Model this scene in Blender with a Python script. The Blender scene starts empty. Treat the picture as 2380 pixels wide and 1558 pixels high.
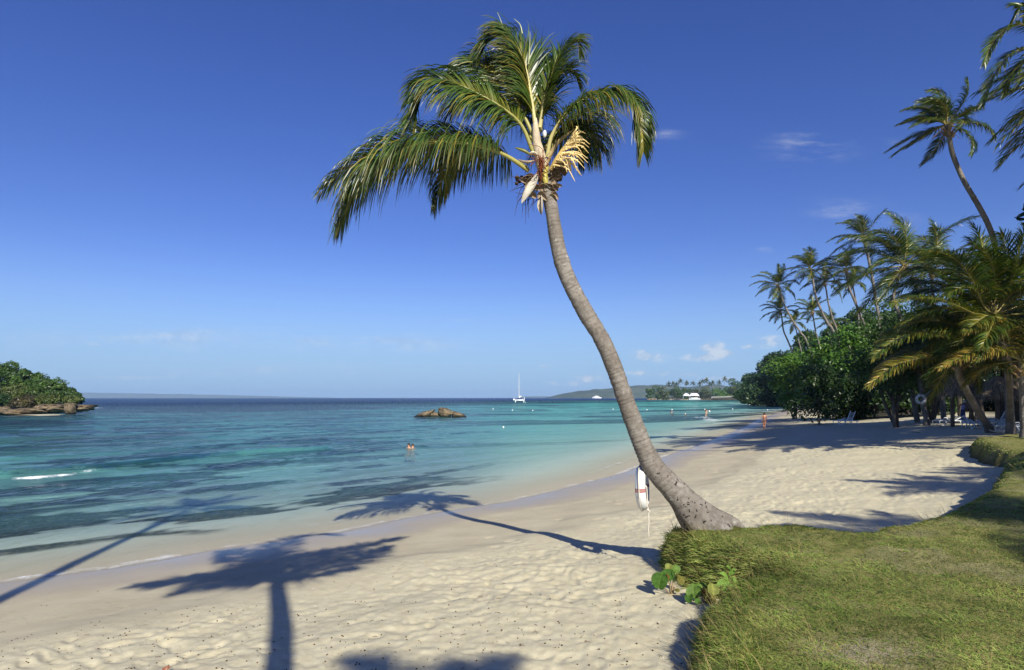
import bpy, math, random
import numpy as np
from mathutils import Vector

SC = bpy.context.scene
COL = SC.collection
R = math.radians
rng = np.random.default_rng(7)
random.seed(7)

# ---------------------------------------------------------------- measured camera
F, CX, HY, EYE = 1418.0, 1190.0, 924.7, 3.5      # focal length and horizon in a 2380x1558 survey of the photo
def W(px, py, d):
    return np.array([(px - CX) / F * d, d, EYE - (py - HY) / F * d])
def gdist(py, z=0.0):
    return F * (EYE - z) / (py - HY)
def G(px, py, z=0.0):
    return W(px, py, gdist(py, z))
SUN = np.array([3.0, -10.5, 7.0]); SUN /= np.linalg.norm(SUN)

cam = bpy.data.cameras.new('camera'); co = bpy.data.objects.new('camera', cam); COL.objects.link(co)
co.location = (0, 0, EYE); co.rotation_euler = (R(90), 0, 0)
cam.sensor_width = 36; cam.lens = 36 * F / 2380; cam.shift_y = (HY - 779) / 2380
cam.clip_start = 0.05; cam.clip_end = 40000
SC.camera = co

# ---------------------------------------------------------------- helpers
def nrm(a):
    return a / np.maximum(np.linalg.norm(a, axis=-1, keepdims=True), 1e-9)
def sstep(a, b, x):
    t = np.clip((x - a) / (b - a), 0, 1); return t * t * (3 - 2 * t)
def _hash(ix, iy, seed):
    h = (ix.astype(np.int64) * 374761393 + iy.astype(np.int64) * 668265263 + seed * 1442695041) & 0xFFFFFFFF
    h = ((h ^ (h >> 13)) * 1274126177) & 0xFFFFFFFF
    h = ((h ^ (h >> 16)) * 2246822519) & 0xFFFFFFFF
    return ((h ^ (h >> 15)) & 0xFFFFFF) / float(0x1000000)
def vnoise(x, y, seed=0):
    x = np.asarray(x, float); y = np.asarray(y, float)
    ix = np.floor(x); iy = np.floor(y); fx = x - ix; fy = y - iy
    fx = fx * fx * fx * (fx * (fx * 6 - 15) + 10); fy = fy * fy * fy * (fy * (fy * 6 - 15) + 10)
    ix = ix.astype(np.int64); iy = iy.astype(np.int64)
    a = _hash(ix, iy, seed); b = _hash(ix + 1, iy, seed); c = _hash(ix, iy + 1, seed); d = _hash(ix + 1, iy + 1, seed)
    return (a + (b - a) * fx) * (1 - fy) + (c + (d - c) * fx) * fy
def fbm(x, y, seed=0, o=4):
    v = 0; a = 0.5; s = 0
    for i in range(o):
        v = v + a * vnoise(x * 2 ** i + 17.3 * i, y * 2 ** i - 9.1 * i, seed + i); s += a; a *= 0.5
    return v / s
def worley(x, y, seed=0):
    ix = np.floor(x).astype(np.int64); iy = np.floor(y).astype(np.int64); best = np.full(np.shape(x), 9.0)
    for dx in (-1, 0, 1):
        for dy in (-1, 0, 1):
            cx = ix + dx; cy = iy + dy
            px = cx + _hash(cx, cy, seed); py = cy + _hash(cx, cy, seed + 77)
            best = np.minimum(best, np.hypot(x - px, y - py))
    return best
def polydist(x, y, P):
    """unsigned distance to a polyline"""
    best = np.full(np.shape(x), 1e9)
    for (ax, ay), (bx, by) in zip(P[:-1], P[1:]):
        dx, dy = bx - ax, by - ay
        t = np.clip(((x - ax) * dx + (y - ay) * dy) / (dx * dx + dy * dy + 1e-12), 0, 1)
        best = np.minimum(best, np.hypot(x - ax - t * dx, y - ay - t * dy))
    return best
def inpoly(x, y, P):
    r = np.zeros(np.shape(x), bool); n = len(P)
    for i in range(n):
        ax, ay = P[i]; bx, by = P[(i + 1) % n]
        if ay == by: continue
        r ^= ((ay > y) != (by > y)) & (x < (bx - ax) * (y - ay) / (by - ay) + ax)
    return r
def catmull(pts, n):
    P = np.asarray(pts, float); m = len(P)
    if m == 2:
        t = np.linspace(0, 1, n)[:, None]; return P[0] * (1 - t) + P[1] * t
    Q = np.vstack([2 * P[0] - P[1], P, 2 * P[-1] - P[-2]])
    L = np.r_[0, np.cumsum(np.linalg.norm(np.diff(P[:, :3], axis=0), axis=1))]
    s = np.linspace(0, L[-1], n); k = np.clip(np.searchsorted(L, s, side='right') - 1, 0, m - 2)
    t = ((s - L[k]) / np.maximum(L[k + 1] - L[k], 1e-9))[:, None]
    a, b, c, d = Q[k], Q[k + 1], Q[k + 2], Q[k + 3]
    return 0.5 * ((2 * b) + (c - a) * t + (2 * a - 5 * b + 4 * c - d) * t * t + (3 * b - a - 3 * c + d) * t ** 3)

class Buf:
    """collects vertices, faces, colours and material slots of ONE mesh"""
    def __init__(s): s.V = []; s.Q = []; s.T = []; s.C = []; s.U = []; s.n = 0; s.qm = []; s.tm = []
    def add(s, V, Q=None, T=None, col=(1, 1, 1), m=0, uv=None):
        V = np.asarray(V, float).reshape(-1, 3); n = len(V)
        s.V.append(V)
        c = np.asarray(col, float)
        if c.ndim == 1: c = np.tile(c[:3], (n, 1))
        s.C.append(c.reshape(-1, 3)); s.U.append(np.zeros((n, 2)) if uv is None else np.asarray(uv, float).reshape(-1, 2))
        if Q is not None and len(Q):
            q = np.asarray(Q, np.int64).reshape(-1, 4) + s.n; s.Q.append(q); s.qm.append(np.full(len(q), m))
        if T is not None and len(T):
            q = np.asarray(T, np.int64).reshape(-1, 3) + s.n; s.T.append(q); s.tm.append(np.full(len(q), m))
        s.n += n
        return s
    def tube(s, pts, rad, seg=8, col=(1, 1, 1), m=0, caps=True, flat=1.0, ref=None):
        P = np.asarray(pts, float); n = len(P); rad = np.broadcast_to(np.asarray(rad, float), (n,))
        T = nrm(np.gradient(P, axis=0)) if n > 2 else np.tile(nrm(P[1] - P[0]), (n, 1))
        A = np.zeros((n, 3)); r = np.array(ref if ref is not None else (0, 0, 1.0))
        if ref is None and abs(T[0] @ r) > 0.9: r = np.array((1.0, 0, 0))
        a = nrm(np.cross(T[0], r))
        for i in range(n):
            a = nrm(a - (a @ T[i]) * T[i]); A[i] = a
        B = np.cross(T, A)
        th = np.linspace(0, 2 * np.pi, seg, endpoint=False)
        V = P[:, None] + rad[:, None, None] * (np.cos(th)[None, :, None] * A[:, None] + flat * np.sin(th)[None, :, None] * B[:, None])
        i = np.arange(n - 1)[:, None] * seg; j = np.arange(seg)[None]; j2 = (j + 1) % seg
        Q = np.stack([i + j, i + j2, i + seg + j2, i + seg + j], -1).reshape(-1, 4)
        L = np.r_[0, np.cumsum(np.linalg.norm(np.diff(P, axis=0), axis=1))]
        uv = np.stack([np.tile(th / (2 * np.pi), n), np.repeat(L, seg)], -1)
        c = np.asarray(col, float)
        if c.ndim == 2: c = np.repeat(c, seg, 0)
        s.add(V.reshape(-1, 3), Q, None, c, m, uv)
        if caps:
            for k, fl in ((0, True), (n - 1, False)):
                b = V[k]; V2 = np.vstack([b, b.mean(0)])
                tri = [(x, (x + 1) % seg, seg) if not fl else ((x + 1) % seg, x, seg) for x in range(seg)]
                cc = c if c.ndim == 1 else np.tile(c[k * seg], (seg + 1, 1))
                s.add(V2, None, tri, cc, m)
        return s
    def box(s, c, size, col=(1, 1, 1), m=0, rz=0.0, axes=None):
        h = np.array(size) / 2
        v = np.array([(x, y, z) for z in (-1, 1) for y in (-1, 1) for x in (-1, 1)], float) * h
        if axes is not None: v = v @ np.array(axes)
        elif rz:
            cs, sn = math.cos(rz), math.sin(rz); v = np.stack([v[:, 0] * cs - v[:, 1] * sn, v[:, 0] * sn + v[:, 1] * cs, v[:, 2]], -1)
        s.add(v + np.array(c), [(0, 2, 3, 1), (4, 5, 7, 6), (0, 1, 5, 4), (2, 6, 7, 3), (0, 4, 6, 2), (1, 3, 7, 5)], None, col, m)
        return s
    def ball(s, c, r, seg=12, rings=8, col=(1, 1, 1), m=0, fn=None):
        th = np.linspace(0, np.pi, rings + 1); ph = np.linspace(0, 2 * np.pi, seg, endpoint=False)
        D = np.stack([np.sin(th)[:, None] * np.cos(ph), np.sin(th)[:, None] * np.sin(ph), np.tile(np.cos(th)[:, None], seg)], -1).reshape(-1, 3)
        V = D * np.broadcast_to(np.asarray(r, float), (3,))
        if fn is not None: V = fn(D, V)
        i = np.arange(rings)[:, None] * seg; j = np.arange(seg)[None]; j2 = (j + 1) % seg
        Q = np.stack([i + j, i + seg + j, i + seg + j2, i + j2], -1).reshape(-1, 4)
        s.add(V + np.array(c), Q, None, col, m); return s
    def grid(s, V, col=(1, 1, 1), m=0, uv=None):
        a, b = V.shape[:2]; i = np.arange(a - 1)[:, None] * b; j = np.arange(b - 1)[None]
        s.add(V.reshape(-1, 3), np.stack([i + j, i + j + 1, i + b + j + 1, i + b + j], -1).reshape(-1, 4), None, col, m, uv); return s
    def mesh(s, name, mats, origin=(0, 0, 0), smooth=True, attrs=None):
        V = np.vstack(s.V) - np.array(origin, float)
        Q = np.vstack(s.Q) if s.Q else np.zeros((0, 4), np.int64); T = np.vstack(s.T) if s.T else np.zeros((0, 3), np.int64)
        me = bpy.data.meshes.new(name)
        me.vertices.add(len(V)); me.vertices.foreach_set('co', V.astype(np.float32).ravel())
        nl = Q.size + T.size; me.loops.add(nl)
        loops = np.r_[Q.ravel(), T.ravel()].astype(np.int32); me.loops.foreach_set('vertex_index', loops)
        me.polygons.add(len(Q) + len(T))
        st = np.r_[np.arange(len(Q)) * 4, Q.size + np.arange(len(T)) * 3].astype(np.int32)
        me.polygons.foreach_set('loop_start', st)
        for m in (mats if isinstance(mats, (list, tuple)) else [mats]): me.materials.append(m)
        mi = np.concatenate([*(s.qm or [np.zeros(0)]), *(s.tm or [np.zeros(0)])]).astype(np.int32)
        me.polygons.foreach_set('material_index', mi)
        if smooth: me.polygons.foreach_set('use_smooth', np.ones(len(mi), bool))
        C = np.vstack(s.C); C4 = np.c_[C, np.ones(len(C))].astype(np.float32)
        me.attributes.new('col', 'FLOAT_COLOR', 'POINT').data.foreach_set('color', C4.ravel())
        U = np.vstack(s.U)
        if U.any():
            me.attributes.new('tuv', 'FLOAT_VECTOR', 'POINT').data.foreach_set('vector', np.c_[U, np.zeros(len(U))].astype(np.float32).ravel())
        for k, a in (attrs or {}).items():
            me.attributes.new(k, 'FLOAT', 'POINT').data.foreach_set('value', np.asarray(a, np.float32))
        me.update(calc_edges=True)
        return me

def thing(name, label, cat, loc=(0, 0, 0), group=None, rz=0.0):
    o = bpy.data.objects.new(name, None); COL.objects.link(o); o.location = loc; o.rotation_euler = (0, 0, rz)
    o.empty_display_size = 0.2
    o['label'] = label; o['category'] = cat
    if group: o['group'] = group
    return o
def part(name, buf, mats, parent=None, origin=None, smooth=True, label=None, attrs=None):
    if origin is None:
        origin = (0, 0, 0)
        p = parent
        off = np.zeros(3)
        while p is not None:
            off = off + np.array(p.location); p = p.parent
        origin = off
    me = buf.mesh(name, mats, origin, smooth, attrs) if isinstance(buf, Buf) else buf
    o = bpy.data.objects.new(name, me); COL.objects.link(o); o.parent = parent
    if label: o['label'] = label
    return o
def solo(name, buf, mats, label, cat, loc=None, group=None, smooth=True, kind=None, attrs=None):
    loc = np.zeros(3) if loc is None else np.array(loc, float)
    o = bpy.data.objects.new(name, buf.mesh(name, mats, loc, smooth, attrs)); COL.objects.link(o); o.location = loc
    if label: o['label'] = label
    if cat: o['category'] = cat
    if group: o['group'] = group
    if kind: o['kind'] = kind
    return o
def copy_tree(o, parent=None):
    c = o.copy(); COL.objects.link(c); c.parent = parent
    for ch in o.children: copy_tree(ch, c)
    return c
ORD = ['first', 'second', 'third', 'fourth', 'fifth', 'sixth', 'seventh', 'eighth', 'ninth', 'tenth', 'eleventh', 'twelfth', 'thirteenth',
       'fourteenth', 'fifteenth', 'sixteenth', 'seventeenth', 'eighteenth', 'nineteenth', 'twentieth']

# ---------------------------------------------------------------- materials
def newmat(name):
    m = bpy.data.materials.new(name); m.use_nodes = True; nt = m.node_tree; nt.nodes.clear()
    out = nt.nodes.new('ShaderNodeOutputMaterial'); return m, nt, out
def nd(nt, t, **k):
    n = nt.nodes.new(t)
    for a, v in k.items():
        if a.startswith('i_'):
            key = a[2:]; key = int(key) if key.isdigit() else key.replace('_', ' ')
            n.inputs[key].default_value = v
        else: setattr(n, a, v)
    return n
def mix(nt, fac, a, b, mode='MIX'):
    n = nt.nodes.new('ShaderNodeMix'); n.data_type = 'RGBA'; n.blend_type = mode
    for k, v in ((0, fac), (6, a), (7, b)):
        if isinstance(v, bpy.types.NodeSocket): nt.links.new(v, n.inputs[k])
        else: n.inputs[k].default_value = v if k == 0 else ((*v, 1) if len(v) == 3 else v)
    return n.outputs[2]
def mth(nt, op, a, b=None, c=None, clamp=False):
    n = nt.nodes.new('ShaderNodeMath'); n.operation = op; n.use_clamp = clamp
    for k, v in enumerate((a, b, c)):
        if v is None: continue
        if isinstance(v, bpy.types.NodeSocket): nt.links.new(v, n.inputs[k])
        else: n.inputs[k].default_value = v
    return n.outputs[0]
def ramp(nt, x, lo, hi, a=0.0, b=1.0):
    n = nt.nodes.new('ShaderNodeMapRange'); n.interpolation_type = 'SMOOTHSTEP'
    nt.links.new(x, n.inputs[0])
    for k, v in zip((1, 2, 3, 4), (lo, hi, a, b)): n.inputs[k].default_value = v
    return n.outputs[0]
def noise(nt, scale, detail=4, rough=0.55, vec=None, stretch=None, w=None):
    n = nt.nodes.new('ShaderNodeTexNoise'); n.inputs['Scale'].default_value = scale; n.inputs['Detail'].default_value = detail; n.inputs['Roughness'].default_value = rough
    if vec is None:
        vec = nt.nodes.new('ShaderNodeNewGeometry').outputs['Position']
    if stretch is not None:
        mp = nt.nodes.new('ShaderNodeMapping'); mp.inputs['Scale'].default_value = stretch[:3]
        if len(stretch) > 3: mp.inputs['Rotation'].default_value = (0, 0, stretch[3])
        nt.links.new(vec, mp.inputs[0]); vec = mp.outputs[0]
    nt.links.new(vec, n.inputs['Vector']); return n.outputs['Fac']
def attr(nt, name, out='Fac'):
    n = nt.nodes.new('ShaderNodeAttribute'); n.attribute_name = name; return n.outputs[out]
def objco(nt): return nt.nodes.new('ShaderNodeTexCoord').outputs['Object']
def bump(nt, h, strength=0.5, dist=0.05, normal=None):
    n = nt.nodes.new('ShaderNodeBump'); n.inputs['Strength'].default_value = strength; n.inputs['Distance'].default_value = dist
    nt.links.new(h, n.inputs['Height'])
    if normal is not None: nt.links.new(normal, n.inputs['Normal'])
    return n.outputs[0]
def prin(nt, out, col, rough=0.6, spec=0.5, normal=None, metal=0.0):
    p = nt.nodes.new('ShaderNodeBsdfPrincipled')
    for k, v in (('Base Color', col), ('Roughness', rough), ('Specular IOR Level', spec), ('Metallic', metal)):
        if isinstance(v, bpy.types.NodeSocket): nt.links.new(v, p.inputs[k])
        else: p.inputs[k].default_value = ((*v, 1) if isinstance(v, tuple) and len(v) == 3 else v)
    if normal is not None: nt.links.new(normal, p.inputs['Normal'])
    if out is not None: nt.links.new(p.outputs[0], out.inputs['Surface'])
    return p

def leaf_mat(name, rough=0.42, transl=0.3, tint=(1.25, 1.2, 0.5), spec=0.4, var=0.35, scale=3.0):
    m, nt, out = newmat(name)
    c = attr(nt, 'col', 'Color')
    v = ramp(nt, noise(nt, scale, 3, vec=objco(nt)), 0.3, 0.7, 1 - var, 1 + var)
    mul = nt.nodes.new('ShaderNodeVectorMath'); mul.operation = 'SCALE'; nt.links.new(c, mul.inputs[0]); nt.links.new(v, mul.inputs['Scale'])
    c = mul.outputs[0]
    p = prin(nt, None, c, rough, spec)
    t = nt.nodes.new('ShaderNodeBsdfTranslucent'); nt.links.new(mix(nt, 1.0, c, tint, 'MULTIPLY'), t.inputs[0])
    ms = nt.nodes.new('ShaderNodeMixShader'); ms.inputs[0].default_value = transl
    nt.links.new(p.outputs[0], ms.inputs[1]); nt.links.new(t.outputs[0], ms.inputs[2]); nt.links.new(ms.outputs[0], out.inputs[0])
    return m
def plain_mat(name, rough=0.6, spec=0.4, bscale=30.0, bstr=0.25, var=0.25, bdist=0.01, vscale=4.0):
    """colour comes from the mesh's own paint, broken by weathering and a fine bump"""
    m, nt, out = newmat(name)
    c = attr(nt, 'col', 'Color'); oc = objco(nt)
    v = ramp(nt, noise(nt, vscale, 5, 0.6, oc), 0.25, 0.75, 1 - var, 1 + var * 0.6)
    mul = nt.nodes.new('ShaderNodeVectorMath'); mul.operation = 'SCALE'; nt.links.new(c, mul.inputs[0]); nt.links.new(v, mul.inputs['Scale'])
    prin(nt, out, mul.outputs[0], rough, spec, bump(nt, noise(nt, bscale, 4, 0.6, oc), bstr, bdist))
    return m
M_FROND = leaf_mat('frond_leaf', 0.36, 0.22, spec=0.5)
M_BROAD = leaf_mat('broad_leaf', 0.6, 0.25, spec=0.14, var=0.25, scale=20)
M_LEAF = leaf_mat('tree_leaf', 0.42, 0.25, spec=0.35, scale=0.6)
M_GRASS = leaf_mat('grass_blade', 0.6, 0.38, spec=0.2, var=0.3, scale=1.2)
M_RIB = plain_mat('frond_rib', 0.45, 0.4, 20, 0.15, 0.15)
M_WOOD = plain_mat('dry_wood', 0.85, 0.15, 25, 0.6, 0.35, 0.02, 5)
M_PLASTIC = plain_mat('white_plastic', 0.35, 0.5, 8, 0.05, 0.08)
M_CLOTH = plain_mat('woven_cloth', 0.9, 0.1, 60, 0.3, 0.15)
M_SKIN = plain_mat('tanned_skin', 0.5, 0.35, 30, 0.05, 0.12)
M_HAIR = plain_mat('dark_hair', 0.55, 0.4, 60, 0.4, 0.2)
M_PAINT = plain_mat('boat_paint', 0.3, 0.5, 3, 0.03, 0.06)
M_SEED = plain_mat('seed_husk', 0.8, 0.2, 60, 0.4, 0.3)

def trunk_mat(name, pits=False):
    m, nt, out = newmat(name)
    uv = attr(nt, 'tuv', 'Vector'); oc = objco(nt)
    mp = nt.nodes.new('ShaderNodeMapping'); mp.inputs['Scale'].default_value = (1.0, 22.0, 1); nt.links.new(uv, mp.inputs[0])
    rings = noise(nt, 1.0, 3, 0.6, mp.outputs[0])
    crack = noise(nt, 14, 6, 0.7, oc)
    big = noise(nt, 1.6, 4, 0.6, oc)
    c = mix(nt, ramp(nt, big, 0.3, 0.7), (0.155, 0.135, 0.112), (0.265, 0.242, 0.212))
    c = mix(nt, ramp(nt, crack, 0.42, 0.6, 0.0, 0.55), c, (0.10, 0.082, 0.068))
    c = mix(nt, ramp(nt, rings, 0.45, 0.36, 0.0, 0.6), c, (0.12, 0.10, 0.082))
    lich = noise(nt, 9, 3, 0.5, oc)
    c = mix(nt, ramp(nt, lich, 0.66, 0.72, 0, 0.5), c, (0.45, 0.44, 0.41))
    h = mth(nt, 'ADD', mth(nt, 'MULTIPLY', rings, 1.0), mth(nt, 'MULTIPLY', crack, 0.7))
    if pits:
        sep = nt.nodes.new('ShaderNodeSeparateXYZ'); nt.links.new(uv, sep.inputs[0])
        low = ramp(nt, sep.outputs[1], 2.6, 0.3)
        vo = nt.nodes.new('ShaderNodeTexVoronoi'); vo.inputs['Scale'].default_value = 14
        mp2 = nt.nodes.new('ShaderNodeMapping'); mp2.inputs['Scale'].default_value = (1.0, 1.0, 0.75); nt.links.new(oc, mp2.inputs[0])
        wob = nt.nodes.new('ShaderNodeVectorMath'); wob.operation = 'ADD'
        nz = nt.nodes.new('ShaderNodeTexNoise'); nz.inputs['Scale'].default_value = 8; nt.links.new(oc, nz.inputs[0])
        sc = nt.nodes.new('ShaderNodeVectorMath'); sc.operation = 'SCALE'; sc.inputs['Scale'].default_value = 0.26; nt.links.new(nz.outputs['Color'], sc.inputs[0])
        nt.links.new(mp2.outputs[0], wob.inputs[0]); nt.links.new(sc.outputs[0], wob.inputs[1]); nt.links.new(wob.outputs[0], vo.inputs['Vector'])
        rnd = nt.nodes.new('ShaderNodeSeparateColor'); nt.links.new(vo.outputs['Color'], rnd.inputs[0])
        size = mth(nt, 'MULTIPLY', mth(nt, 'MULTIPLY', mth(nt, 'GREATER_THAN', rnd.outputs[0], 0.6), low), 0.33)
        pit = mth(nt, 'LESS_THAN', vo.outputs['Distance'], size)
        c = mix(nt, mth(nt, 'MULTIPLY', pit, 0.93), c, (0.02, 0.015, 0.012))
        h = mth(nt, 'SUBTRACT', h, mth(nt, 'MULTIPLY', pit, 2.0))
    prin(nt, out, c, 0.9, 0.15, bump(nt, h, 0.9, 0.02))
    return m
M_TRUNK = trunk_mat('palm_bark'); M_TRUNK_PIT = trunk_mat('pitted_palm_bark', True)
M_BARK = plain_mat('tree_bark', 0.9, 0.1, 12, 0.7, 0.4, 0.03, 3)

def rock_mat():
    m, nt, out = newmat('coral_rock'); oc = objco(nt)
    n1 = noise(nt, 0.55, 6, 0.65, oc); n2 = noise(nt, 3.0, 6, 0.7, oc)
    geo = nt.nodes.new('ShaderNodeNewGeometry'); sp = nt.nodes.new('ShaderNodeSeparateXYZ'); nt.links.new(geo.outputs['Position'], sp.inputs[0])
    c = mix(nt, ramp(nt, n1, 0.35, 0.65), (0.085, 0.068, 0.048), (0.27, 0.205, 0.125))
    c = mix(nt, ramp(nt, n2, 0.45, 0.7, 0, 0.75), c, (0.055, 0.048, 0.04))
    c = mix(nt, ramp(nt, sp.outputs[2], 0.55, 0.1), c, (0.022, 0.02, 0.016))       # tide mark
    prin(nt, out, c, 0.9, 0.2, bump(nt, mth(nt, 'ADD', n2, n1), 1.0, 0.25)); return m
M_ROCK = rock_mat()

# ---------------------------------------------------------------- sky and sun
def make_sky():
    w = bpy.data.worlds.new('World'); SC.world = w; w.use_nodes = True; nt = w.node_tree; nt.nodes.clear()
    out = nt.nodes.new('ShaderNodeOutputWorld'); bg = nt.nodes.new('ShaderNodeBackground')
    sky = nt.nodes.new('ShaderNodeTexSky'); sky.sky_type = 'NISHITA'; sky.sun_disc = False
    el = math.asin(SUN[2]); sky.sun_elevation = el; sky.sun_rotation = math.atan2(SUN[0], SUN[1])
    sky.altitude = 0; sky.air_density = 0.9; sky.dust_density = 0.25; sky.ozone_density = 4.5
    hs = nt.nodes.new('ShaderNodeHueSaturation'); hs.inputs['Hue'].default_value = 0.5235; hs.inputs['Saturation'].default_value = 1.19; hs.inputs['Value'].default_value = 1.04
    nt.links.new(sky.outputs[0], hs.inputs['Color'])
    tc = nt.nodes.new('ShaderNodeTexCoord'); sp = nt.nodes.new('ShaderNodeSeparateXYZ'); nt.links.new(tc.outputs['Generated'], sp.inputs[0])
    c = mix(nt, mth(nt, 'POWER', ramp(nt, sp.outputs[2], 0.26, 0.0, 0.0, 0.93), 1.5), hs.outputs[0], (2.3, 3.9, 6.4))       # moist air low over the sea
    # clouds, by true direction in the sky: u = x/y, v = z/y
    y = mth(nt, 'MAXIMUM', sp.outputs[1], 0.02)
    u = mth(nt, 'DIVIDE', sp.outputs[0], y); v = mth(nt, 'DIVIDE', sp.outputs[2], y)
    cb = nt.nodes.new('ShaderNodeCombineXYZ'); nt.links.new(u, cb.inputs[0]); nt.links.new(v, cb.inputs[1])
    n_puff = noise(nt, 34, 6, 0.6, cb.outputs[0], (1.0, 1.7, 1)); n_wisp = noise(nt, 9, 7, 0.62, cb.outputs[0], (0.8, 4.0, 1, R(8)))
    front = mth(nt, 'GREATER_THAN', sp.outputs[1], 0.05)
    def blob(px, py, rx, ry):
        a = mth(nt, 'DIVIDE', mth(nt, 'SUBTRACT', u, (px - CX) / F), rx / F); b = mth(nt, 'DIVIDE', mth(nt, 'SUBTRACT', v, (HY - py) / F), ry / F)
        return mth(nt, 'EXPONENT', mth(nt, 'MULTIPLY', mth(nt, 'ADD', mth(nt, 'MULTIPLY', a, a), mth(nt, 'MULTIPLY', b, b)), -1.0))
    def total(bl):
        t = None
        for b in bl:
            q = mth(nt, 'MULTIPLY', blob(*b[:4]), b[4]); t = q if t is None else mth(nt, 'ADD', t, q)
        return t
    puffs = total([(1500, 829, 46, 17, 1.0), (1655, 808, 40, 20, 1.0), (1630, 832, 52, 10, .9), (1372, 877, 34, 11, .9), (1795, 792, 40, 17, .8), (1745, 806, 26, 9, .7),
                   (1590, 868, 70, 9, .62), (1330, 892, 80, 9, .6), (1680, 880, 60, 8, .6), (1272, 851, 26, 6, .55), (1480, 868, 50, 8, .55), (1690, 822, 30, 8, .8), (225, 800, 30, 4, .6), (135, 772, 22, 4, .4)])
    wisps = total([(1880, 345, 105, 40, 1.0), (1545, 312, 60, 20, .45), (1955, 487, 110, 34, .62), (1100, 743, 150, 6, .9), (2100, 510, 80, 30, .35), (1780, 580, 26, 10, .7),
                   (330, 790, 380, 24, .95), (900, 800, 240, 22, .8), (1330, 640, 40, 6, .4), (600, 862, 400, 16, .55), (280, 879, 150, 5, .7), (2080, 330, 60, 14, .4), (680, 760, 200, 8, .4)])
    mp_ = ramp(nt, mth(nt, 'MULTIPLY', puffs, mth(nt, 'ADD', mth(nt, 'MULTIPLY', n_puff, 2.4), -0.6)), 0.12, 0.75, 0, 0.6)
    mw_ = ramp(nt, mth(nt, 'MULTIPLY', wisps, mth(nt, 'ADD', mth(nt, 'MULTIPLY', n_wisp, 3.2), -1.15)), 0.05, 0.9, 0, 0.42)
    cm = mth(nt, 'MULTIPLY', mth(nt, 'MAXIMUM', mp_, mw_), front)
    shade = ramp(nt, n_puff, 0.38, 0.62)
    cc = mix(nt, shade, (3.6, 4.3, 5.6), (6.4, 6.6, 6.9))
    c = mix(nt, cm, c, cc)
    nt.links.new(c, bg.inputs[0]); bg.inputs[1].default_value = SKY_STRENGTH
    nt.links.new(bg.outputs[0], out.inputs[0])
    li = bpy.data.lights.new('sun', 'SUN'); li.energy = SUN_STRENGTH; li.angle = R(0.53); li.color = (1.0, 0.95, 0.83)
    lo = bpy.data.objects.new('sun', li); COL.objects.link(lo)
    lo.rotation_euler = Vector(-SUN).to_track_quat('-Z', 'Y').to_euler(); lo.location = (30, -100, 70)
SKY_STRENGTH, SUN_STRENGTH = 0.085, 5.0
make_sky()
SC.view_settings.view_transform = 'Standard'; SC.view_settings.look = 'None'; SC.view_settings.exposure = 0.5; SC.view_settings.gamma = 1.0
SC.cycles.use_denoising = True
SC.cycles.max_bounces = 6; SC.cycles.diffuse_bounces = 2; SC.cycles.glossy_bounces = 2; SC.cycles.transmission_bounces = 3; SC.cycles.transparent_max_bounces = 8
SC.cycles.caustics_reflective = False; SC.cycles.caustics_refractive = False

# ---------------------------------------------------------------- shore, beach and sea bed
SHORE = [(-120, -90), (-24.6, -2.2)] + [tuple(G(px, py)[:2]) for px, py in
         ((0, 1359), (273, 1324), (508, 1281), (781, 1241), (1032, 1193), (1184, 1168), (1319, 1134), (1455, 1100), (1583, 1050), (1680, 1015), (1735, 992), (1762, 975), (1800, 962), (1866, 949), (1800, 941), (1735, 933.5))] + [(420, 900), (900, 1000)]
LANDPOLY = SHORE + [(900, -300), (-120, -300)]
def shore_s(x, y):
    d = polydist(x, y, SHORE); return np.where(inpoly(x, y, LANDPOLY), d, -d)
LAND_Z = ([0, 2, 4.5, 5.5, 8, 12, 16, 20, 30, 60], [0.0, 0.15, 0.40, 0.55, 0.76, 1.0, 1.45, 1.8, 2.15, 2.6])
SEA_Z = ([0, 1.5, 4, 10, 20, 40, 80, 150, 240, 330, 700], [0.0, 0.09, 0.28, 0.75, 1.15, 1.6, 2.1, 2.6, 3.6, 7.5, 26.0])
def reef_mask(x, y, s):
    """dark seagrass and reef patches on the sand bottom"""
    u = x * 0.74 + y * 0.67; v = -x * 0.67 + y * 0.74             # along / across the near shore
    n = fbm(u / 8.0, v / 3.6, 21, 5)
    left = sstep(-0.02, -0.34, x / np.maximum(y, 5))                 # the left of the bay is reef, the middle is clean sand
    band = np.exp(-((s + 7.5) / 3.2) ** 2) * sstep(-0.28, -0.5, x / np.maximum(y, 5)) * sstep(45, 30, y)
    k = sstep(0.60, 0.66, n + 0.13 * left + 0.085 * band + 0.10 * (fbm(x / 0.7, y / 0.9, 25, 3) - 0.5)) * sstep(-2.8, -4.4, s + 5.0 * (fbm(x / 2.6, y / 2.6, 24, 4) - 0.5)) * sstep(0.10, -0.06, x / np.maximum(y, 5) + (n - .5) * .5)
    far = sstep(0.54, 0.62, fbm(x / 30, y / 17, 41, 5) + 0.075 * left) * sstep(45, 75, y)
    return np.clip(np.maximum(k, far), 0, 1)
def hill(x, y, s):
    m = sstep(72, 130, y) * sstep(8, 16, s)
    return m * np.minimum(0.30 * np.maximum(s - 9, 0), 22)
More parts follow.
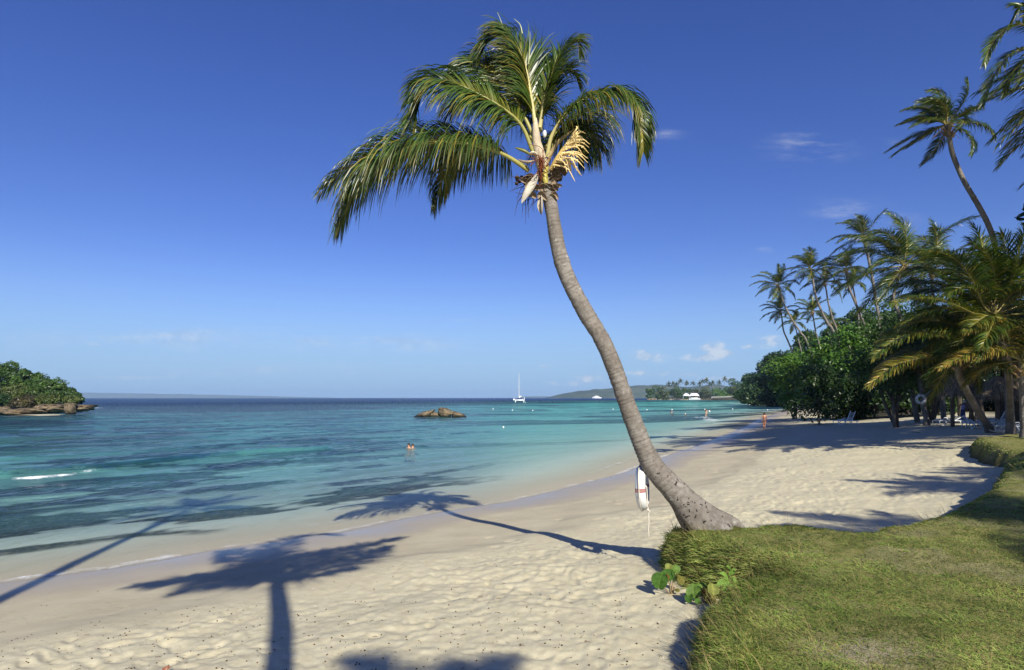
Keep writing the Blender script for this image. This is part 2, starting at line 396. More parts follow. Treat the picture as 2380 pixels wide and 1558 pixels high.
def ground(x, y, detail=True):
    x = np.asarray(x, float); y = np.asarray(y, float)
    s = shore_s(x, y)
    wob = (fbm(x / 2.2, y / 2.2, 3, 3) - 0.5) * 1.6
    sd = np.where(s > 2, s + wob * sstep(2, 6, s), s + 0.35 * (fbm(x / 3.0, y / 3.0, 5, 3) - 0.5))
    land = np.interp(sd, *LAND_Z); sea = -np.interp(-sd, *SEA_Z)
    z = np.where(sd > 0, land, sea) + hill(x, y, s)
    if detail:
        dry = sstep(5.2, 6.6, sd)
        wx = x + (fbm(x / 0.7, y / 0.7, 71, 3) - 0.5) * 0.7; wy = y + (fbm(x / 0.7, y / 0.7, 72, 3) - 0.5) * 0.7
        lum = (fbm(x / 1.1, y / 1.1, 11, 5) - 0.5) * 0.07 + (fbm(x / 0.13, y / 0.13, 12, 3) - 0.5) * 0.026
        w1 = worley(wx / 0.44, wy / 0.38, 31); w2 = worley(wx / 0.25 + 4, wy / 0.22, 32)
        tread = 0.35 + 0.9 * sstep(0.4, 0.65, fbm(x / 2.4, y / 2.4, 33, 3))
        foot = tread * (-0.021 * sstep(0.42, 0.1, w1) - 0.015 * sstep(0.42, 0.1, w2))
        z = z + dry * (lum + foot)
        damp = sstep(2.6, 3.6, sd) * (1 - dry)                        # scattered prints on the firm sand
        pr = worley(x / 0.8, y / 0.8, 35); on = (vnoise(x / 1.3, y / 1.3, 36) > 0.62)
        z = z + damp * np.where(on, -0.03 * sstep(0.22, 0.08, pr), 0) + damp * (fbm(x / 0.4, y / 0.4, 14, 3) - 0.5) * 0.012
        z = z + 0.012 * (fbm(x / 0.9, y / 0.9, 15, 3) - 0.5) * sstep(0.5, 2.5, sd)
        # swept wheel-like arcs on the far dry sand
        a = np.hypot(x - 9.0, y - 10.5); z = z - 0.035 * dry * np.exp(-((a - 7.6) / 0.16) ** 2) * sstep(10, 13, x) * sstep(25, 18, y)
        z = z - 0.03 * dry * np.exp(-((a - 6.7) / 0.14) ** 2) * sstep(10, 12.5, x) * sstep(25, 17, y)
    return z, s, sd

def polar(radii, dense, n_in, n_out):
    a_in = np.linspace(-dense, dense, n_in); a_out = np.linspace(dense, 2 * np.pi - dense, n_out)[1:-1]
    a = np.r_[a_in, a_out]; rr, aa = np.meshgrid(radii, a, indexing='ij')
    return rr * np.sin(aa), rr * np.cos(aa), a
def ring_faces(nr, na):
    i = np.arange(nr - 1)[:, None] * na; j = np.arange(na)[None]; j2 = (j + 1) % na
    return np.stack([i + j, i + na + j, i + na + j2, i + j2], -1).reshape(-1, 4)[:, ::-1]

def ground_mat():
    m, nt, out = newmat('sand')
    pos = nt.nodes.new('ShaderNodeNewGeometry').outputs['Position']
    wet = attr(nt, 'wet'); reef = attr(nt, 'reef'); dry = attr(nt, 'dry'); soil = attr(nt, 'soil')
    n1 = noise(nt, 0.9, 5, 0.6, pos); n2 = noise(nt, 90, 4, 0.75, pos); n3 = noise(nt, 7, 5, 0.65, pos); n4 = noise(nt, 260, 2, 0.8, pos)
    firm = mix(nt, ramp(nt, n1, 0.3, 0.7), (0.45, 0.395, 0.27), (0.515, 0.46, 0.32))
    loose = mix(nt, ramp(nt, n3, 0.3, 0.7), (0.51, 0.455, 0.305), (0.60, 0.55, 0.385))
    c = mix(nt, dry, firm, loose)
    c = mix(nt, ramp(nt, n2, 0.5, 0.75, 0, 0.35), c, (0.33, 0.25, 0.16))
    c = mix(nt, ramp(nt, n4, 0.62, 0.8, 0, 0.35), c, (0.72, 0.66, 0.55))
    # thin tide lines of debris on the firm sand
    spk = noise(nt, 38, 2, 0.6, pos, (0.35, 1.0, 1, R(-40))); line = ramp(nt, noise(nt, 0.55, 3, 0.5, pos), 0.52, 0.56)
    lin2 = mth(nt, 'MULTIPLY', mth(nt, 'MULTIPLY', line, ramp(nt, noise(nt, 0.55, 3, 0.5, pos), 0.60, 0.56)), ramp(nt, spk, 0.56, 0.68, 0, 0.4))
    c = mix(nt, mth(nt, 'MULTIPLY', lin2, mth(nt, 'SUBTRACT', 1.0, wet)), c, (0.14, 0.10, 0.06))
    c = mix(nt, wet, c, (0.35, 0.29, 0.205))
    c = mix(nt, attr(nt, 'under'), c, mix(nt, attr(nt, 'deepbed'), (0.50, 0.435, 0.30), (0.72, 0.66, 0.53)))
    rc = mix(nt, ramp(nt, n3, 0.35, 0.65), (0.022, 0.026, 0.016), (0.135, 0.108, 0.058))
    rc = mix(nt, ramp(nt, noise(nt, 1.7, 5, 0.7, pos), 0.54, 0.66, 0, 0.75), rc, (0.30, 0.25, 0.15))
    c = mix(nt, reef, c, rc)
    sc = mix(nt, ramp(nt, n3, 0.35, 0.65), (0.03, 0.035, 0.015), (0.075, 0.06, 0.035))
    c = mix(nt, soil, c, sc)  # real soil on the slopes, painted shade on the thicket floor
    h = mth(nt, 'ADD', mth(nt, 'MULTIPLY', n2, 0.5), n3)
    rough = mth(nt, 'MULTIPLY_ADD', wet, -0.76, 0.92)
    b = nt.nodes.new('ShaderNodeBump'); b.inputs['Distance'].default_value = 0.02; nt.links.new(h, b.inputs['Height'])
    nt.links.new(mth(nt, 'MULTIPLY_ADD', wet, -0.45, 0.5), b.inputs['Strength'])
    prin(nt, out, c, rough, mth(nt, 'MULTIPLY_ADD', wet, 0.42, 0.12), b.outputs[0])
    return m
def build_ground():
    rad = np.r_[np.geomspace(1.2, 45, 560), np.geomspace(45, 950, 150)[1:], [1500, 4000, 14000]]
    x, y, a = polar(rad, R(47), 800, 90)
    z, s, sd = ground(x, y)
    b = Buf(); b.add(np.stack([x, y, z], -1).reshape(-1, 3), ring_faces(*x.shape))
    edge = 2.0 + 1.3 * (fbm(x / 3.5, y / 3.5, 9, 3) - 0.5) + 0.010 * np.clip(y - 20, 0, 150)
    wet = np.clip(1.0 - (sd - 0.1) / np.maximum(edge, .4), 0, 1) ** 0.45 * sstep(-0.35, 0.05, sd) * (0.75 + 0.4 * (fbm(x / 1.2, y / 1.2, 66, 3) - 0.3))
    dry = sstep(4.9, 6.2, sd + 0.8 * (fbm(x / 0.8, y / 0.8, 19, 3) - 0.5))
    reef = reef_mask(x, y, s) * (s < 0)
    soil = np.maximum(sstep(60, 75, y) * sstep(9, 12, s), sstep(20, 26, s) * sstep(44, 52, y)) * (y > 0)  # second term darkens sand under the trees: shade put into the colour
    at = {'wet': wet.ravel(), 'dry': dry.ravel(), 'reef': reef.ravel(), 'soil': soil.ravel(), 'deepbed': sstep(-1.0, -7.0, sd).ravel(), 'under': (sstep(0.0, -0.7, sd) * (1 - 0.25 * fbm(x / 0.8, y / 0.8, 81, 3))).ravel()}
    solo('sand_ground', b, ground_mat(), None, None, kind='structure', attrs=at)
build_ground()

# ---------------------------------------------------------------- water
SWELL = [tuple(G(px, py)[:2]) for px, py in ((-260, 1140), (-60, 1116), (90, 1108), (215, 1098), (350, 1082), (480, 1066), (620, 1052), (760, 1046))]
FOAM_LINES = [  # polyline, half width, strength
    ([tuple(G(px, py)[:2]) for px, py in ((30, 1116), (100, 1112), (160, 1107), (215, 1101))], 0.3, 1.1),
    ([tuple(G(px, py)[:2]) for px, py in ((1722, 1010), (1745, 1000), (1758, 996))], 1.5, 1.0),
    ([tuple(G(px, py)[:2]) for px, py in ((1588, 1048), (1622, 1043), (1645, 1040), (1668, 1030))], 0.7, 0.75),
    ([tuple(G(px, py)[:2]) for px, py in ((1628, 971), (1645, 976), (1662, 979))], 2.6, 0.9),
    ([tuple(G(px, py)[:2]) for px, py in ((1690, 963), (1745, 959), (1800, 956), (1866, 949))], 3.2, 0.8),
    ([tuple(G(px, py)[:2]) for px, py in ((206, 951), (214, 949), (224, 949))], 3.6, 1.0),
    ([tuple(G(px, py)[:2]) for px, py in ((105, 964), (128, 963), (143, 961))], 1.6, 0.9),
    ([tuple(G(px, py)[:2]) for px, py in ((198, 955), (240, 954), (300, 953))], 0.9, 0.5),
]
def water_mat():
    m, nt, out = newmat('sea_water')
    pos = nt.nodes.new('ShaderNodeNewGeometry').outputs['Position']
    dep = attr(nt, 'depth'); foam = attr(nt, 'foam'); calm = attr(nt, 'calm')
    rot = R(-42)
    r1 = noise(nt, 0.42, 3, 0.55, pos, (1.0, 0.38, 1, rot)); r2 = noise(nt, 1.5, 4, 0.6, pos, (1.0, 0.45, 1, R(-30))); r3 = noise(nt, 6.5, 3, 0.6, pos, (1.0, 0.55, 1, R(-50))); r4 = noise(nt, 0.09, 3, 0.5, pos, (1, 0.35, 1, R(-35)))
    h = mth(nt, 'ADD', mth(nt, 'ADD', mth(nt, 'MULTIPLY', r1, 0.62), mth(nt, 'MULTIPLY', r2, 0.42)), mth(nt, 'ADD', mth(nt, 'MULTIPLY', r3, 0.055), mth(nt, 'MULTIPLY', r4, 0.9)))
    bn = nt.nodes.new('ShaderNodeBump'); bn.inputs['Distance'].default_value = 0.8; nt.links.new(h, bn.inputs['Height']); nt.links.new(calm, bn.inputs['Strength'])
    N = bn.outputs[0]
    # what passes through: daylight filtered by the depth of water
    k = [0.36, 0.058, 0.054]
    tr = nt.nodes.new('ShaderNodeCombineColor')
    for i in range(3):
        nt.links.new(mth(nt, 'EXPONENT', mth(nt, 'MULTIPLY', dep, -k[i] * 1.25)), tr.inputs[i])
    tp = nt.nodes.new('ShaderNodeBsdfTransparent'); nt.links.new(tr.outputs[0], tp.inputs[0])
    # what the water itself scatters back
    deepc = mix(nt, ramp(nt, dep, 1.5, 4.2), (0.14, 0.46, 0.45), (0.004, 0.034, 0.15))
    deepc = mix(nt, mth(nt, 'MULTIPLY', attr(nt, 'reef'), 0.8), deepc, (0.012, 0.042, 0.10))
    df = nt.nodes.new('ShaderNodeBsdfDiffuse'); nt.links.new(deepc, df.inputs[0]); nt.links.new(N, df.inputs['Normal'])
    body = nt.nodes.new('ShaderNodeMixShader'); nt.links.new(mth(nt, 'SUBTRACT', 1.0, mth(nt, 'EXPONENT', mth(nt, 'MULTIPLY', dep, -0.16))), body.inputs[0])
    nt.links.new(tp.outputs[0], body.inputs[1]); nt.links.new(df.outputs[0], body.inputs[2])
    gl = nt.nodes.new('ShaderNodeBsdfGlossy'); gl.inputs['Roughness'].default_value = 0.06; nt.links.new(N, gl.inputs['Normal'])
    fr = nt.nodes.new('ShaderNodeFresnel'); fr.inputs['IOR'].default_value = 1.33; nt.links.new(N, fr.inputs['Normal'])
    fac = mth(nt, 'MULTIPLY', mth(nt, 'MULTIPLY', mth(nt, 'MINIMUM', mth(nt, 'MULTIPLY', fr.outputs[0], 0.8), 0.56), ramp(nt, dep, 0.0, 0.9, 0.3, 1.0)), attr(nt, 'sheen'))
    sh = nt.nodes.new('ShaderNodeMixShader'); nt.links.new(fac, sh.inputs[0]); nt.links.new(body.outputs[0], sh.inputs[1]); nt.links.new(gl.outputs[0], sh.inputs[2])
    fo = nt.nodes.new('ShaderNodeBsdfDiffuse'); fo.inputs[0].default_value = (0.82, 0.84, 0.85, 1)
    fn = mth(nt, 'MAXIMUM', noise(nt, 3.2, 6, 0.7, pos), mth(nt, 'MULTIPLY', noise(nt, 0.8, 4, 0.6, pos), 0.98))
    ff = ramp(nt, mth(nt, 'SUBTRACT', mth(nt, 'ADD', foam, fn), 1.0), 0.0, 0.42)
    s2 = nt.nodes.new('ShaderNodeMixShader'); nt.links.new(ff, s2.inputs[0]); nt.links.new(sh.outputs[0], s2.inputs[1]); nt.links.new(fo.outputs[0], s2.inputs[2])
    nt.links.new(s2.outputs[0], out.inputs[0])
    return m
def build_water():
    rad = np.r_[np.geomspace(8, 60, 430), np.geomspace(60, 600, 230)[1:], np.geomspace(600, 14000, 70)[1:]]
    x, y, a = polar(rad, R(47), 720, 60)
    z0, s, sd = ground(x, y, False)
    r = np.hypot(x, y)
    dep = np.clip(-z0, 0, 30)
    amp = sstep(0.0, 1.3, dep) * sstep(240, 90, r)
    u = x * 0.67 - y * 0.74                                            # towards the beach
    ph = fbm(x / 14, y / 14, 51, 3) * 9
    z = amp * (0.055 * np.sin(u / 1.05 + ph) + 0.05 * (fbm(x / 1.6, y / 1.3, 52, 3) - 0.5) + 0.03 * np.sin(u / 0.42 + ph * 2.1))
    # one swell standing up over the reef
    d = polydist(x, y, SWELL); along = sstep(-32, -24, x) * sstep(-9, -16, x)
    z += 0.34 * along * np.exp(-(d / 0.5) ** 2) * (y > 15)
    z += 0.012 * sstep(0.0, 0.3, dep) * (fbm(x / 0.5, y / 0.5, 54, 3) - 0.5) * sstep(60, 30, r)
    foam = np.zeros_like(x)
    for P, hw, st in FOAM_LINES:
        q = polydist(x, y, P); foam = np.maximum(foam, st * sstep(hw * 1.5, hw * 0.2, q))
        z += 0.10 * st * min(hw, 2.0) * sstep(hw, 0, q) * (0.2 + 1.4 * fbm(x / 0.4, y / 0.4, 61, 3)); foam = np.where(q < hw * 1.5, foam * (0.14 + 0.95 * fbm(x / 0.8, y / 0.6, 62, 4)), foam)
    lace = sstep(0.42, 0.5, fbm(x / 5, y / 5, 57, 2))
    foam = np.maximum(foam, (0.54 + 0.1 * lace) * np.exp(-((dep - 0.015) / 0.02) ** 2) * (dep < 0.08))
    foam = np.maximum(foam, 0.56 * lace * np.exp(-((dep - 0.09) / 0.018) ** 2))
    foam = np.maximum(foam, 0.52 * sstep(0.66, 0.74, fbm(x / 7, y / 3, 58, 3)) * sstep(60, 120, r) * sstep(600, 300, r))
    calm = 0.40 + 0.40 * sstep(0.05, 1.0, dep) + 0.30 * sstep(1.0, 3.0, dep)
    F_ = ring_faces(*x.shape); keep = (sd.ravel()[F_] < 0.6).any(1)
    b = Buf(); b.add(np.stack([x, y, z], -1).reshape(-1, 3), F_[keep])
    solo('water', b, water_mat(), None, None, kind='structure', attrs={'depth': dep.ravel(), 'foam': foam.ravel(), 'calm': (calm * (1 - .55 * sstep(150, 700, r))).ravel(), 'sheen': ((1 - .6 * sstep(160, 420, r)) * (1 - .45 * sstep(-0.12, 0.06, x / np.maximum(y, 5)))).ravel(), 'reef': reef_mask(x, y, s).ravel()})
build_water()

# ---------------------------------------------------------------- grass bank
BANK_PX = [(1612, 1640, .95), (1625, 1558, .95), (1652, 1478, .95), (1680, 1442, .95), (1738, 1424, .95), (1735, 1404, .95), (1672, 1390, .95), (1618, 1368, .95), (1578, 1330, .95), (1552, 1302, .95), (1546, 1284, .95),
           (1590, 1200, 1.62), (1690, 1197, 1.68), (1800, 1199, 1.7), (1920, 1205, 1.7), (2010, 1206, 1.7), (2130, 1191, 1.7), (2215, 1163, 1.72), (2275, 1128, 1.72), (2308, 1098, 1.72),
           (2342, 1078, 1.72), (2330, 1062, 1.72), (2345, 1050, 1.72), (2290, 1046, 1.62), (2256, 1036, 1.6), (2258, 1020, 1.66), (2320, 1010, 1.72), (2420, 1003, 1.75), (2700, 1003, 1.75)]
BANK = []
for px, py, z in BANK_PX:
    p = G(px, py, z); BANK.append((p[0], p[1]))
BANK += [(40, 0), (12, -8), (-2, -8), (-0.5, 1.0)]
def bank_top(x, y):
    t = 1.10 + 0.03 * x + 0.045 * y
    t = 1.74 - np.log1p(np.exp((1.74 - t) * 9)) / 9
    return t + (fbm(x / 1.3, y / 1.3, 91, 3) - 0.5) * 0.10
def bank_z(x, y):
    sd = polydist(x, y, BANK + [BANK[0]]); sd = np.where(inpoly(x, y, BANK), sd, -sd)
    sd = sd + (fbm(x / 0.5, y / 0.5, 92, 3) - 0.5) * 0.26
    g, _, _ = ground(x, y, False)
    e = np.clip((sd + 0.03) / 0.46, 0, 1); prof = 1 - (1 - e) ** 2.4            # steep face, rounded lip
    top = bank_top(x, y)
    # far hummocks swell above the rest
    hm = np.exp(-(((x - 18.6) / 1.5) ** 2 + ((y - 23.6) / 1.9) ** 2)) * 0.10
    return (g - 0.12) * (1 - prof) + (top + hm) * prof + (fbm(x / 0.16, y / 0.16, 93, 2) - 0.5) * 0.05 * prof, sd
def bare(x, y):
    """worn patches where soil and sand show between the blades"""
    n = fbm(x / 0.8, y / 0.5, 95, 4)
    b = sstep(0.58, 0.72, n) * 0.28
    b = np.maximum(b, 0.95 * np.exp(-(((x - 2.95) / 0.45) ** 2 + ((y - 5.05) / 0.3) ** 2)))
    b = np.maximum(b, 0.15 * sstep(0.5, 0.62, n) * sstep(5.2, 6.6, x) * sstep(6.6, 8.2, y) * sstep(12, 9, y))
    return b
def bank_mat():
    m, nt, out = newmat('turf_soil'); pos = nt.nodes.new('ShaderNodeNewGeometry').outputs['Position']
    n1 = noise(nt, 6, 6, 0.7, pos); n2 = noise(nt, 60, 4, 0.7, pos); br = attr(nt, 'bare'); fc = attr(nt, 'face')
    c = mix(nt, ramp(nt, n1, 0.35, 0.65), (0.17, 0.19, 0.05), (0.28, 0.26, 0.095))
    c = mix(nt, mth(nt, 'MULTIPLY', br, ramp(nt, n2, 0.3, 0.62, 0.35, 1.0)), c, (0.47, 0.40, 0.285))
    c = mix(nt, ramp(nt, n2, 0.55, 0.75, 0, 0.5), c, (0.27, 0.22, 0.10))
    c = mix(nt, fc, c, (0.085, 0.068, 0.04))
    prin(nt, out, c, 0.95, 0.1, bump(nt, mth(nt, 'ADD', n1, n2), 1.0, 0.04)); return m
def build_bank():
    xs = np.r_[np.linspace(-0.9, 12, 330), np.linspace(12, 44, 140)[1:]]; ys = np.r_[np.linspace(-8.5, 2.5, 30), np.linspace(2.5, 16, 330)[1:], np.linspace(16, 34, 150)[1:]]
    x, y = np.meshgrid(xs, ys, indexing='ij'); z, sd = bank_z(x, y)
    a, b_ = x.shape; i = np.arange(a - 1)[:, None] * b_; j = np.arange(b_ - 1)[None]
    Q = np.stack([i + j, i + b_ + j, i + b_ + j + 1, i + j + 1], -1).reshape(-1, 4); Q = Q[(sd.ravel()[Q] > -0.3).any(1)]
    b = Buf(); b.add(np.stack([x, y, z], -1).reshape(-1, 3), Q)
    solo('grass_ground', b, bank_mat(), None, None, kind='structure', attrs={'bare': bare(x, y).ravel(), 'face': sstep(0.16, -0.05, sd).ravel()})
build_bank()
def build_grass():
    g = np.random.default_rng(5)
    # sample in the part of the bank one can see from around the camera, denser when nearer
    n = 1050000
    th = g.uniform(R(-2), R(46), n); r = np.exp(g.uniform(math.log(3.6), math.log(34), n))
    x = r * np.sin(th); y = r * np.cos(th)
    z, sd = bank_z(x, y)
    near_edge = sstep(0.75, 0.05, sd)
    br = bare(x, y)
    keep = (sd > -0.05) & (g.random(n) < (1 - 0.82 * br) * np.where(r > 14, 0.45, 0.75) * (0.55 + 0.45 * near_edge)) & (x > -1)
    x, y, z, sd, near_edge, br, r = [q[keep] for q in (x, y, z, sd, near_edge, br, r)]; n = len(x)
    left = sstep(4.6, 2.2, x)                                       # the seaward lip is long and unmown
    tall = near_edge * (0.35 + 0.65 * left)
    clump = fbm(x / 0.35, y / 0.35, 96, 3)
    L = (0.038 + 0.045 * g.random(n)) * (0.6 + 0.9 * clump) + tall * (0.03 + 0.085 * g.random(n) ** 1.5) * (0.4 + 1.2 * clump)
    L = np.where(r > 14, L * .6, L)
    stalk = (g.random(n) < 0.012 * (0.25 + tall * 2.2) + 0.004 * left); L = np.where(stalk, L * 1.5 + 0.11 + 0.07 * g.random(n), L)
    wid = np.where(stalk, 0.0016, 0.0026 + 0.0018 * g.random(n)) * np.clip(r / 7, 1, 3.0)
    # outward direction of the bank edge by finite differences
    e = 0.12; gx = bank_z(x + e, y)[1] - sd; gy = bank_z(x, y + e)[1] - sd; gl = np.hypot(gx, gy) + 1e-6; ox = -gx / gl; oy = -gy / gl
    an = g.uniform(0, 2 * np.pi, n); flat = 0.95 + 0.9 * g.random(n) - 0.55 * tall
    sway = np.arctan2(fbm(x / 0.6, y / 0.6, 97, 2) - 0.5, fbm(x / 0.6, y / 0.6, 98, 2) - 0.5)
    dx = np.cos(an) + 0.12 * np.cos(sway) + near_edge * ox * 0.75 - 0.22; dy = np.sin(an) + 0.12 * np.sin(sway) + near_edge * oy * 0.75
    D = nrm(np.stack([dx * flat, dy * flat, np.where(stalk, 1.6, 0.35 + 0.5 * g.random(n)) * np.ones(n)], -1))
    P = np.stack([x, y, z - 0.01], -1); S = nrm(np.cross(D, np.stack([np.cos(an), np.sin(an), np.zeros(n)], -1)))
    D2 = nrm(D + np.stack([-0.12 * np.ones(n), np.zeros(n), -0.75 * np.where(stalk, 0.25, 1.0)], -1) * (0.5 + 0.5 * g.random(n))[:, None])
    m1 = P + D * (L * 0.55)[:, None]; tip = m1 + D2 * (L * 0.45)[:, None]
    w = wid[:, None] * S
    V = np.stack([P - w, P + w, m1 + w * 0.8, m1 - w * 0.8, tip], 1).reshape(-1, 3)
    q = np.arange(n)[:, None] * 5
    green = np.array([0.215, 0.315, 0.065]); olive = np.array([0.37, 0.40, 0.115]); dryc = np.array([0.36, 0.285, 0.12]); deep = np.array([0.06, 0.105, 0.02])
    mixn = fbm(x / 1.1, y / 1.1, 99, 3)
    k = np.clip(g.normal(0.45, 0.28, n) + (mixn - 0.5) * 1.2, 0, 1)[:, None]
    c = green * (1 - k) + olive * k
    u = g.random(n); c = np.where((u < 0.12 + 0.25 * br)[:, None] | stalk[:, None], dryc * (0.7 + 0.5 * g.random(n))[:, None], c); c = np.where((u > 0.84)[:, None], deep, c)
    C = np.repeat(c, 5, 0)
    b = Buf(); b.add(V, q + np.array([0, 1, 2, 3]), q + np.array([3, 2, 4]), C)
    solo('grass', b, M_GRASS, 'matted green and straw coloured grass covering the sandy bank', 'grass', kind='stuff')
    print('grass blades', n)
build_grass()

# ---------------------------------------------------------------- palms
WIND = np.array([-1.0, 0.15, 0.0])
def add_leaflets(b, pts, N, L, n, w=0.02, droop=0.9, wind=0.25, a0=68, a1=22, start=0.16, K=5, young=0.0, dry=0.0, g=None, lift=0.15, prof=None, m=0, sides=(1, -1), yellow=0.12):
    g = g or rng
    C = catmull(pts, 80); Ls = np.r_[0, np.cumsum(np.linalg.norm(np.diff(C, axis=0), axis=1))]
    t = np.linspace(start, 1.0, n); tt = np.interp(t, Ls / Ls[-1], np.arange(80))
    idx = np.clip(tt.astype(int), 0, 78); f = (tt - idx)[:, None]
    P = C[idx] * (1 - f) + C[idx + 1] * f; T = nrm(np.gradient(C, axis=0)); T = nrm(T[idx] * (1 - f) + T[idx + 1] * f)
    N = np.asarray(N, float)
    if N.ndim == 2:
        k = np.linspace(0, 1, len(N)); N = np.stack([np.interp(t, k, N[:, i]) for i in range(3)], -1)
    else: N = np.tile(N, (n, 1))
    S = nrm(np.cross(T, N)); N2 = np.cross(S, T)
    for sd in sides:
        jit = g.normal(0, 1, n)
        tl = np.clip((t - start) / (1 - start), 0, 1)
        a = np.radians(a0 + (a1 - a0) * tl + jit * 3.5)
        d = nrm(T * np.cos(a)[:, None] + S * (sd * np.sin(a))[:, None] + N2 * (lift + 0.12 * g.normal(0, 1, n))[:, None])
        pr = (0.55 + 0.45 * np.sin(np.clip(tl * 1.15 + 0.12, 0, 1) * np.pi) ** 0.8) * np.where(tl > 0.82, 1 - (tl - 0.82) * 1.7, 1)
        ln = L * pr * (0.86 + 0.28 * g.random(n)); seg = ln / K
        p = P.copy(); dr = droop * (0.7 + 0.6 * g.random(n)); tw = g.normal(0, 0.35, n)
        prof_w = np.interp(np.arange(K + 1) / K, [0, 0.15, 0.5, 0.8, 1], [0.45, 1, 0.9, 0.55, 0.06])
        rows = []
        for k in range(K + 1):
            Wv = nrm(T - (T * d).sum(1, keepdims=True) * d + 1e-4 * N2); Bn = np.cross(d, Wv); Wv = Wv * np.cos(tw)[:, None] + Bn * np.sin(tw)[:, None]
            hw = (w * (0.6 + 0.4 * pr) * prof_w[k])[:, None]
            rows.append(np.stack([p - Wv * hw, p + Wv * hw], 1))
            p = p + d * seg[:, None]
            d = nrm(d + np.array([0, 0, -1.0]) * (dr * (k + 1) * 2.2 / K / K)[:, None] + WIND * (wind * (k + 1) * 1.6 / K / K))
        V = np.stack(rows, 1)                                          # n, K+1, 2, 3
        q = (np.arange(n) * (2 * (K + 1)))[:, None] + (np.arange(K) * 2)[None]
        Q = np.stack([q, q + 1, q + 3, q + 2], -1).reshape(-1, 4)
        base = np.array([0.020, 0.046, 0.008]); fresh = np.array([0.072, 0.122, 0.018]); yel = np.array([0.34, 0.26, 0.035]); brown = np.array([0.30, 0.17, 0.055])
        kf = np.clip(g.normal(0.35 + 0.5 * young, 0.22, n), 0, 1)[:, None]
        c = base * (1 - kf) + fresh * kf
        yy = (g.random(n) < yellow)[:, None]; c = np.where(yy, c * 0.45 + yel * 0.45, c)
        dd = (g.random(n) < dry)[:, None]; c = np.where(dd, brown * 0.55 + yel * 0.45, c)
        row = np.arange(K + 1) / K
        cc = c[:, None, None, :] * np.ones((1, K + 1, 2, 1))
        tipk = (np.clip((row - 0.78) / 0.22, 0, 1) * 0.5)[None, :, None, None] * (g.random(n) < 0.5)[:, None, None, None]
        cc = cc * (1 - tipk) + brown * tipk
        bk = (np.clip(0.22 - row, 0, 1) * 2.0)[None, :, None, None]; cc = cc * (1 - bk) + yel * bk
        b.add(V.reshape(-1, 3), Q, None, cc.reshape(-1, 3), m)
def rib(b, pts, r0, r1, col0=(0.30, 0.27, 0.06), col1=(0.16, 0.19, 0.04), n=26, seg=6, m=0):
    C = catmull(pts, n); t = np.linspace(0, 1, n)
    rad = r1 + (r0 - r1) * (1 - t) ** 1.3
    c = np.array(col0) * (1 - t)[:, None] + np.array(col1) * t[:, None]
    b.tube(C, rad, seg, c, m)

def ring_trunk(pts, rad, step=0.03, seg=28, rough=0.012, pits=False):
    P = catmull(np.c_[pts, rad], max(30, int(sum(np.linalg.norm(np.diff(np.array(pts), axis=0), axis=1)) / step)))
    r = P[:, 3].copy(); L = np.r_[0, np.cumsum(np.linalg.norm(np.diff(P[:, :3], axis=0), axis=1))]
    r *= 1 + rough * 2.0 * np.sin(L / 0.055 * 2 * np.pi * (0.9 + 0.2 * vnoise(L / 0.5, L * 0, 3))) * sstep(0.5, 1.8, L) + (vnoise(L / 0.12, L * 0, 4) - 0.5) * rough * 4
    b = Buf(); b.tube(P[:, :3], r, seg, (0.3, 0.27, 0.24), ref=(0, 1, 0))
    V = b.V[0]; th = np.arctan2(V[:, 0], V[:, 1])
    axis = np.repeat(P[:, :3], seg, 0); Lr = np.repeat(L, seg)
    k = 1 + 0.10 * (fbm(Lr / 0.5, b.U[0][:, 0] * 5, 6, 3) - 0.5) + 0.10 * sstep(0.9, 0, Lr) * np.sin(b.U[0][:, 0] * 2 * np.pi * 7 + Lr * 3)
    b.V[0] = axis + (V - axis) * k[:, None]
    return b
C1 = lambda x, y: (712.8 + 0.35803 * x, 0.35803 * y)                   # crop of the crown -> survey pixels
def P1(x, y, dd=0.0, d=9.55):
    return W(*C1(x, y), d + dd)

